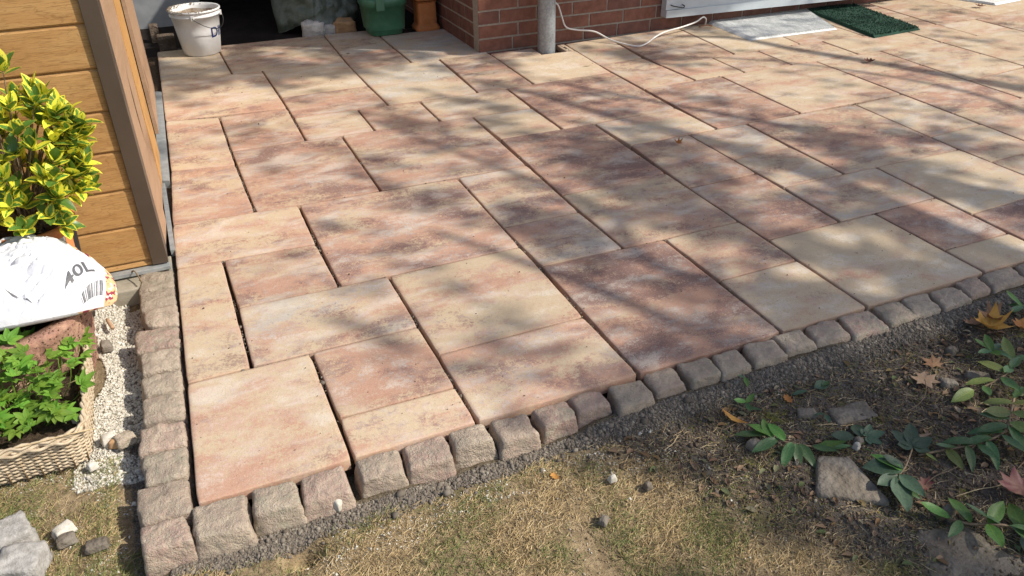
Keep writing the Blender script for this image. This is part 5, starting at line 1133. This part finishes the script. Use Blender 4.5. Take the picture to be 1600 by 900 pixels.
sprig('ivy_sprig', 'small lone leaf cluster on the bare soil in the middle of the border', [(1.86, -.375, .006), (1.85, -.385, .012)], [(1, 250, .04, 'dull', 5), (1, 150, .035, 'broad', 5)], .0015)
sprig('privet_branch', 'branch with rows of oval green leaves at the right of the border', [(2.42, -.60, .05), (2.33, -.655, .055), (2.25, -.70, .05), (2.15, -.692, .035), (2.06, -.665, .02), (1.98, -.64, .012)], [(.12, 150, .09, 'yel', 6), (.2, 165, .10, 'yel', 4), (.28, 150, .095, 'mid', 0), (.34, 168, .11, 'mid', 4), (.4, 150, .10, 'mid', 6), (.36, 255, .115, 'mid', -8), (.44, 265, .105, 'mid', -4), (.5, 165, .095, 'mid', 8), (.54, 245, .095, 'mid', -6), (.6, 150, .095, 'mid', 12), (.62, 268, .08, 'mid', -8), (.68, 240, .085, 'mid', -5), (.76, 160, .07, 'mid', 5), (.8, 262, .075, 'yel', -5), (.9, 130, .05, 'mid', 12), (.95, 255, .05, 'yel', 4), (.2, -70, .09, 'yel', 8), (.1, -40, .08, 'yel', 8), (.05, 20, .08, 'mid', 10), (.3, -75, .10, 'yel', 0)], .0042)
sprig('privet_branch', 'branch of yellow green leaves with a long stem at the right frame edge', [(2.62, -.44, .03), (2.52, -.50, .045), (2.43, -.51, .035), (2.36, -.50, .02)], [(.1, 60, .10, 'yel', 12), (.25, 200, .09, 'mid', 8), (.4, 120, .09, 'yel', 14), (.5, 250, .10, 'mid', 4), (.65, 160, .10, 'yel', 4), (.8, 230, .08, 'mid', 6), (.95, 185, .10, 'yel', 2), (.3, 20, .09, 'mid', 10), (.05, -30, .10, 'mid', 12)], .0035)
sprig('privet_branch', 'green shoot with bright leaves behind the maple leaf by the last setts', [(2.96, -.26, .03), (2.90, -.25, .06)], [(1, 100, .08, 'lime', 20), (1, 190, .08, 'mid', 10), (1, 270, .07, 'mid', 0), (.6, 20, .09, 'lime', 14), (.6, 150, .07, 'mid', 25)], .003)
sprig('border_plant', 'low green seedling with pointed leaves above the privet branch', [(2.60, -.40, .0), (2.585, -.385, .04)], [(1, a, .07, 'lime' if a % 2 else 'mid', 15) for a in (10, 65, 121, 180, 235, 290)], .0025, 'plant')
sprig('border_plant', 'bright green leafy shoots in the bottom right of the border', [(2.02, -.98, .0), (1.95, -.95, .035), (1.88, -.905, .03), (1.85, -.86, .02)], [(.95, 130, .085, 'lime', 10), (.8, 200, .08, 'mid', 6), (.7, 80, .09, 'lime', 14), (.55, 240, .09, 'lime', 0), (.4, 130, .10, 'mid', 12), (.3, 280, .10, 'mid', 4), (.15, 60, .10, 'lime', 12), (.1, 220, .11, 'mid', 0), (.5, 20, .09, 'lime', 8)], .004, 'plant')
sprig('border_plant', 'dark leaves crowding the lowest right corner of the border', [(2.08, -1.06, .0), (2.02, -1.03, .04)], [(1, a, .10, random.choice(['mid', 'dull']), 8) for a in (20, 75, 130, 185, 240, 300)], .003, 'plant')
for i, (x, y, L_) in enumerate([(1.52, -.30, .10), (1.80, -.40, .13), (2.05, -.50, .16), (1.95, -.80, .20), (2.20, -.80, .16), (1.30, -.30, .09), (2.15, -.40, .12)]):
    a = random.uniform(-1.2, .6); lb = ['thin curved tan stalk at the tip of the fallen twig', 'thin forked stalk on the brown soil above the twig', 'pale stalk on the soil between the ivy and the tan leaf', 'long brown stalk running below the ivy sprig', 'brown stalk under the oval leaved branch', 'arched dry stalk on the shaded end of the lawn', 'bent twig beside the stone in the middle of the border'][i]
    P = [(x + L_ * t * math.cos(a) + .012 * math.sin(5 * t), y + L_ * t * math.sin(a)) for t in (0, .35, .7, 1)]
    tag(tube('dry_stalk', smooth_path([(px, py, gz(px, py) + .004 + .01 * math.sin(3 * k)) for k, (px, py) in enumerate(P)], 4), .0016, M['straw'] if i % 2 else M['twig'], None, 4), lb, 'stalk', 'dry stalks on the ground')
# stones in the border
def flag(c_pts, zt, zb, label, n=12, mat='flagstone'):
    o = stone_mesh('flagstone', c_pts, zt, zb, M[mat], None, n, .006, .004, 1.0, .004); return tag(o, label, 'stone', 'flat stones sunk in the ground')
flag([(1.700, -.522), (1.785, -.560), (1.760, -.752), (1.590, -.640)], -.036, -.09, 'large flat grey brown flagstone sunk at the edge of the lawn')
flag([(1.745, -.845), (1.890, -.885), (1.945, -1.09), (1.665, -.985)], -.052, -.09, 'broad flagstone half overgrown by grass in the lower right')
flag([(1.795, -.318), (1.850, -.335), (1.835, -.372), (1.775, -.352)], -.040, -.08, 'small flat mauve grey stone on the moss below the setts', 8)
flag([(1.885, -.355), (2.03, -.375), (2.01, -.45), (1.87, -.43)], -.046, -.08, 'flat dark stone slab in the middle of the border soil', 9)
loose('small_stone', (2.345, -.425), .050, .034, -30, -.030, -.07, M['flagstone'], 'angular grey stone just right of the pale tan leaf', 'stone', chip=.005, n=7)
loose('small_stone', (2.47, -.44), .070, .030, -35, -.034, -.07, M['flagstone'], 'long rounded grey pebble on the soil behind the tan leaf', 'stone', chip=.005, n=7)
loose('small_stone', (2.50, -.30), .034, .028, 10, -.026, -.06, M['flagstone'], 'round greyish pebble on the moss near the brown leaf', 'pebble', chip=.004, n=6)
loose('small_stone', (1.565, -.395), .036, .030, 10, -.034, -.07, M['flagstone'], 'grey brown pebble under the tip of the fallen twig', 'pebble', chip=.004, n=6)
loose('small_stone', (1.865, -.515), .024, .024, 10, -.034, -.07, M['flagstone'], 'greyish round pebble at the top corner of the flagstone', 'pebble', chip=.004, n=6)
loose('small_stone', (1.845, -.53), .014, .014, 10, -.034, -.06, M['pale_stone'], 'white chip beside the greyish pebble on the flagstone corner', 'pebble', chip=.002, n=5)
loose('small_stone', (1.882, -.838), .026, .024, 10, -.030, -.07, M['flagstone'], 'round grey pebble above the overgrown flagstone', 'pebble', chip=.003, n=6)
loose('small_stone', (1.18, -.40), .020, .018, 10, -.048, -.07, M['flagstone'], 'small brown stone lying on the sunlit lawn, upper one', 'pebble', chip=.003, n=5)
loose('small_stone', (1.00, -.46), .026, .020, 40, -.050, -.07, M['flagstone'], 'grey brown stone sunk in the middle of the sunlit lawn', 'pebble', chip=.003, n=5)
loose('small_stone', (.335, -.112), .022, .018, 40, -.028, -.06, M['pale_stone'], 'white lump of mortar at the foot of the third front sett', 'pebble', chip=.003, n=5)
loose('small_stone', (1.10, -.335), .018, .014, 0, -.046, -.066, M['pale_stone'], 'ivory pebble at the shaded rim of the lawn', 'pebble', chip=.002, n=5)

# ------------------------------------------------------------------ the tree that shades the terrace
ANCH = [(0, 0, 0), (0, 1, 0), (-.5, .5, 0), (-.4, 1.3, 0), (-.5, -.3, 0), (.3, .5, .0), (.3, 2.5, .05), (.25, 3.4, .05), (.25, 1.6, .02), (.3, 2.0, .05), (.5, 1.25, .12), (.55, .8, .30), (.8, .75, .45), (.65, .3, .10), (.4, -.2, 0), (.9, -.1, .12), (.95, 1.4, .35), (1.0, 1.7, .45), (1.0, 2.2, .35), (.7, 2.3, .38), (.9, 2.8, .25), (1.1, 3.2, .12), (1.3, 2.2, .55), (1.5, 2.3, .5), (1.4, 1.4, .50), (1.1, 1.2, .30), (1.1, .75, .62), (1.25, .60, .62), (1.0, .55, .25), (1.2, .25, .32), (1.0, .15, .10), (1.3, .05, .35), (1.6, 1.5, .60), (1.6, 1.0, .75), (1.7, .5, .78), (1.55, .65, .45), (1.8, .2, .85), (1.6, -.05, .9),
 (2.1, 1.8, .70), (1.95, 2.1, .45), (2.1, 1.2, .92), (2.0, .6, .92), (2.3, .3, .95), (2.7, .3, .95), (2.7, .7, .92), (3.1, .8, .90), (3.2, .4, .80), (3.4, .25, .75), (2.6, 1.1, .82), (2.6, 1.6, .62), (3.0, 1.25, .70), (3.0, 1.65, .60), (3.4, 1.3, .55), (3.7, .8, .65), (3.9, 1.0, .55), (3.7, 1.4, .28), (3.3, 2.2, .38), (3.6, 1.8, .25), (2.6, 2.5, .35), (2.6, 2.1, .45), (2.2, 2.5, .40), (2.0, 2.8, .40), (1.9, 3.3, .35), (1.7, 3.6, .60), (1.8, 3.9, .6), (2.2, 3.6, .40), (2.7, 3.4, .05), (3.2, 3.6, .35), (3.2, 2.9, .22), (3.8, 3.4, .35), (3.9, 2.9, .2), (4.0, 2.2, .10), (4.3, 1.6, .10), (4.8, 2.0, .08), (5, 3, .08), (5.5, 3.5, .12), (6.5, 3.5, .1), (6, 2, .1), (5, 1, .15), (4.4, .6, .4),
 (.2, 4.25, .93), (.6, 4.3, .93), (1.0, 4.2, .93), (1.4, 4.2, .93), (1.8, 4.15, .92), (.2, 4.7, .85), (.7, 4.7, .72), (1.1, 4.7, .85), (1.5, 4.6, .75), (1.9, 4.4, .8), (.35, 5.05, .25), (.15, 5.3, .2), (.0, 5.4, .3), (.9, 5.1, .8), (1.3, 4.05, .9), (.3, 4.02, .9), (.8, 4.0, .88), (.3, 3.8, .05), (1.0, 3.75, .1), (1.25, -.12, .8), (1.17, -.25, .85), (1.05, -.20, .3), (1.35, -.55, .55), (1.25, -.62, .2), (1.5, -.7, .5), (1.42, -.85, .15), (1.62, -.97, .45), (1.5, -1.0, .1), (1.1, -.5, .05), (.8, -.4, 0), (1.0, -.8, 0), (1.3, -1.0, .0), (1.6, -.5, .95), (1.9, -.5, .95), (2.3, -.4, .95), (2.8, -.3, .92), (2.2, -.8, .95), (1.85, -.9, .93), (1.75, -1.1, .8), (3.2, -.3, .9), (3.5, .1, .8), (2.5, -1.2, .9), (3.2, -1, .85), (4, -.5, .6)]
AN = np.array(ANCH); AN[:, 2] = np.where((AN[:, 0] < 1.9) & (AN[:, 1] > .1) & (AN[:, 1] < 3.9) & (AN[:, 2] > .1) & (AN[:, 2] < .7), AN[:, 2] * np.where(AN[:, 1] < 2.2, .62, .78), AN[:, 2])
def shade_density(x, y):
    d2 = (x[:, None] - AN[:, 0]) ** 2 + (y[:, None] - AN[:, 1]) ** 2; w = 1 / (d2 + .004) ** 2.2; return (w * AN[:, 2]).sum(1) / w.sum(1)
tree = tag(empty('garden_tree', (8.6, -3.6, 0)), 'broadleaf garden tree off to the right whose crown dapples the paving', 'tree')
RN = np.random.default_rng(5); n = 90000
gx_, gy_ = RN.uniform(-.3, 6.8, n), RN.uniform(-1.4, 5.4, n)
# sprays: small clumps so that the light comes through in patches
D = shade_density(gx_, gy_); uu, vv_ = .45 * gx_ - .89 * gy_, .89 * gx_ + .45 * gy_
cl = np.array([noise.noise(Vector((a * 1.0 + 3, b * 3.0, 0))) * 1.0 + noise.noise(Vector((a * 1.5, b * 7, 5))) * .5 for a, b in zip(uu, vv_)])
D = np.where(D < .07, 0, D); D = np.clip(D + cl * 1.7 * np.clip(D * (1.12 - D) * 4, 0, 1) * .62, 0, .985)
tau = -np.log(1 - D) * 1.0
LEAFL, LEAFW = .115, .072
area = LEAFL * LEAFW * .62 * .52 / SUN.z; cell = 7.1 * 6.8 / n
p_keep = tau * cell / area * 1.08
k = RN.uniform(0, 1, n) < np.clip(p_keep, 0, 1); extra = np.maximum(0, p_keep - 1)
gx_, gy_ = gx_[k], gy_[k]; n = len(gx_)
hh = RN.uniform(5.4, 8.6, n); tt = hh / SUN.z
C_ = np.stack([gx_ + SUN.x * tt, gy_ + SUN.y * tt, hh], 1) + RN.normal(0, .012, (n, 3))
dirs = RN.normal(0, 1, (n, 3)); dirs[:, 2] *= .5; dirs /= np.linalg.norm(dirs, axis=1)[:, None]
nr = RN.normal(0, 1, (n, 3)); nr[:, 2] += .8; sx_ = np.cross(dirs, nr); sx_ /= np.linalg.norm(sx_, axis=1)[:, None]
s_ = RN.uniform(.7, 1.25, n)[:, None]; L2, W2 = dirs * LEAFL / 2 * s_, sx_ * LEAFW / 2 * s_
V = np.stack([C_ - L2, C_ - L2 * .2 + W2, C_ + L2, C_ - L2 * .2 - W2], 1).reshape(-1, 3) - np.array([8.6, -3.6, 0])
o = np_mesh('crown', V, np.arange(n * 4).reshape(n, 4), M['tree_leaf'], tree, False, {'edge': np.tile([0, 1, .5, 1], n)}); o['kind'] = 'stuff'
print('tree leaves', n)
def up(x, y, h): t = h / SUN.z; return (x + SUN.x * t - 8.6, y + SUN.y * t + 3.6, h)
tube('trunk', smooth_path([(0, 0, -.1), (.05, .02, .4), (0, .05, 1.6), (-.08, .1, 3.0), (-.1, .15, 4.2)], 5), [.26, .22, .2, .19, .185, .18] + [.17] * 5 + [.16] * 5 + [.13] * 5, M['bark'], tree, 12)
def limb(pts, r0, r1):
    P = smooth_path([(-.05, .08, 2.6)] + pts, 6); tube('limb', P, [r0 + (r1 - r0) * i / (len(P) - 1) for i in range(len(P))], M['bark'], tree, 7)
limb([up(5.6, .6, 3.9), up(5.27, 1.57, 4.5), up(4.9, 2.41, 4.8), up(4.62, 2.97, 5.0), up(4.4, 3.47, 5.2), up(4.0, 3.75, 5.4)], .085, .028)
limb([up(3.6, -.6, 4.0), up(3.1, 1.0, 4.6), up(2.85, 1.76, 4.9), up(2.6, 2.25, 5.1), up(2.33, 2.91, 5.3), up(2.1, 3.3, 5.5)], .08, .026)
limb([up(4.4, -.2, 4.0), up(3.63, .66, 4.6), up(3.44, 1.59, 5.0), up(3.1, 2.2, 5.2), up(2.6, 3.0, 5.4)], .06, .018)
limb([up(2.6, -.9, 4.2), up(1.9, -.2, 4.8), up(1.5, .6, 5.2), up(1.1, 1.3, 5.5)], .07, .02)
limb([up(4.9, .4, 4.2), up(4.9, 1.7, 4.9), up(4.35, 2.7, 5.1), up(3.6, 3.3, 5.3)], .04, .010)
limb([up(2.2, .2, 4.6), up(1.9, 1.2, 5.0), up(1.5, 2.2, 5.4), up(1.2, 2.9, 5.6)], .05, .012)
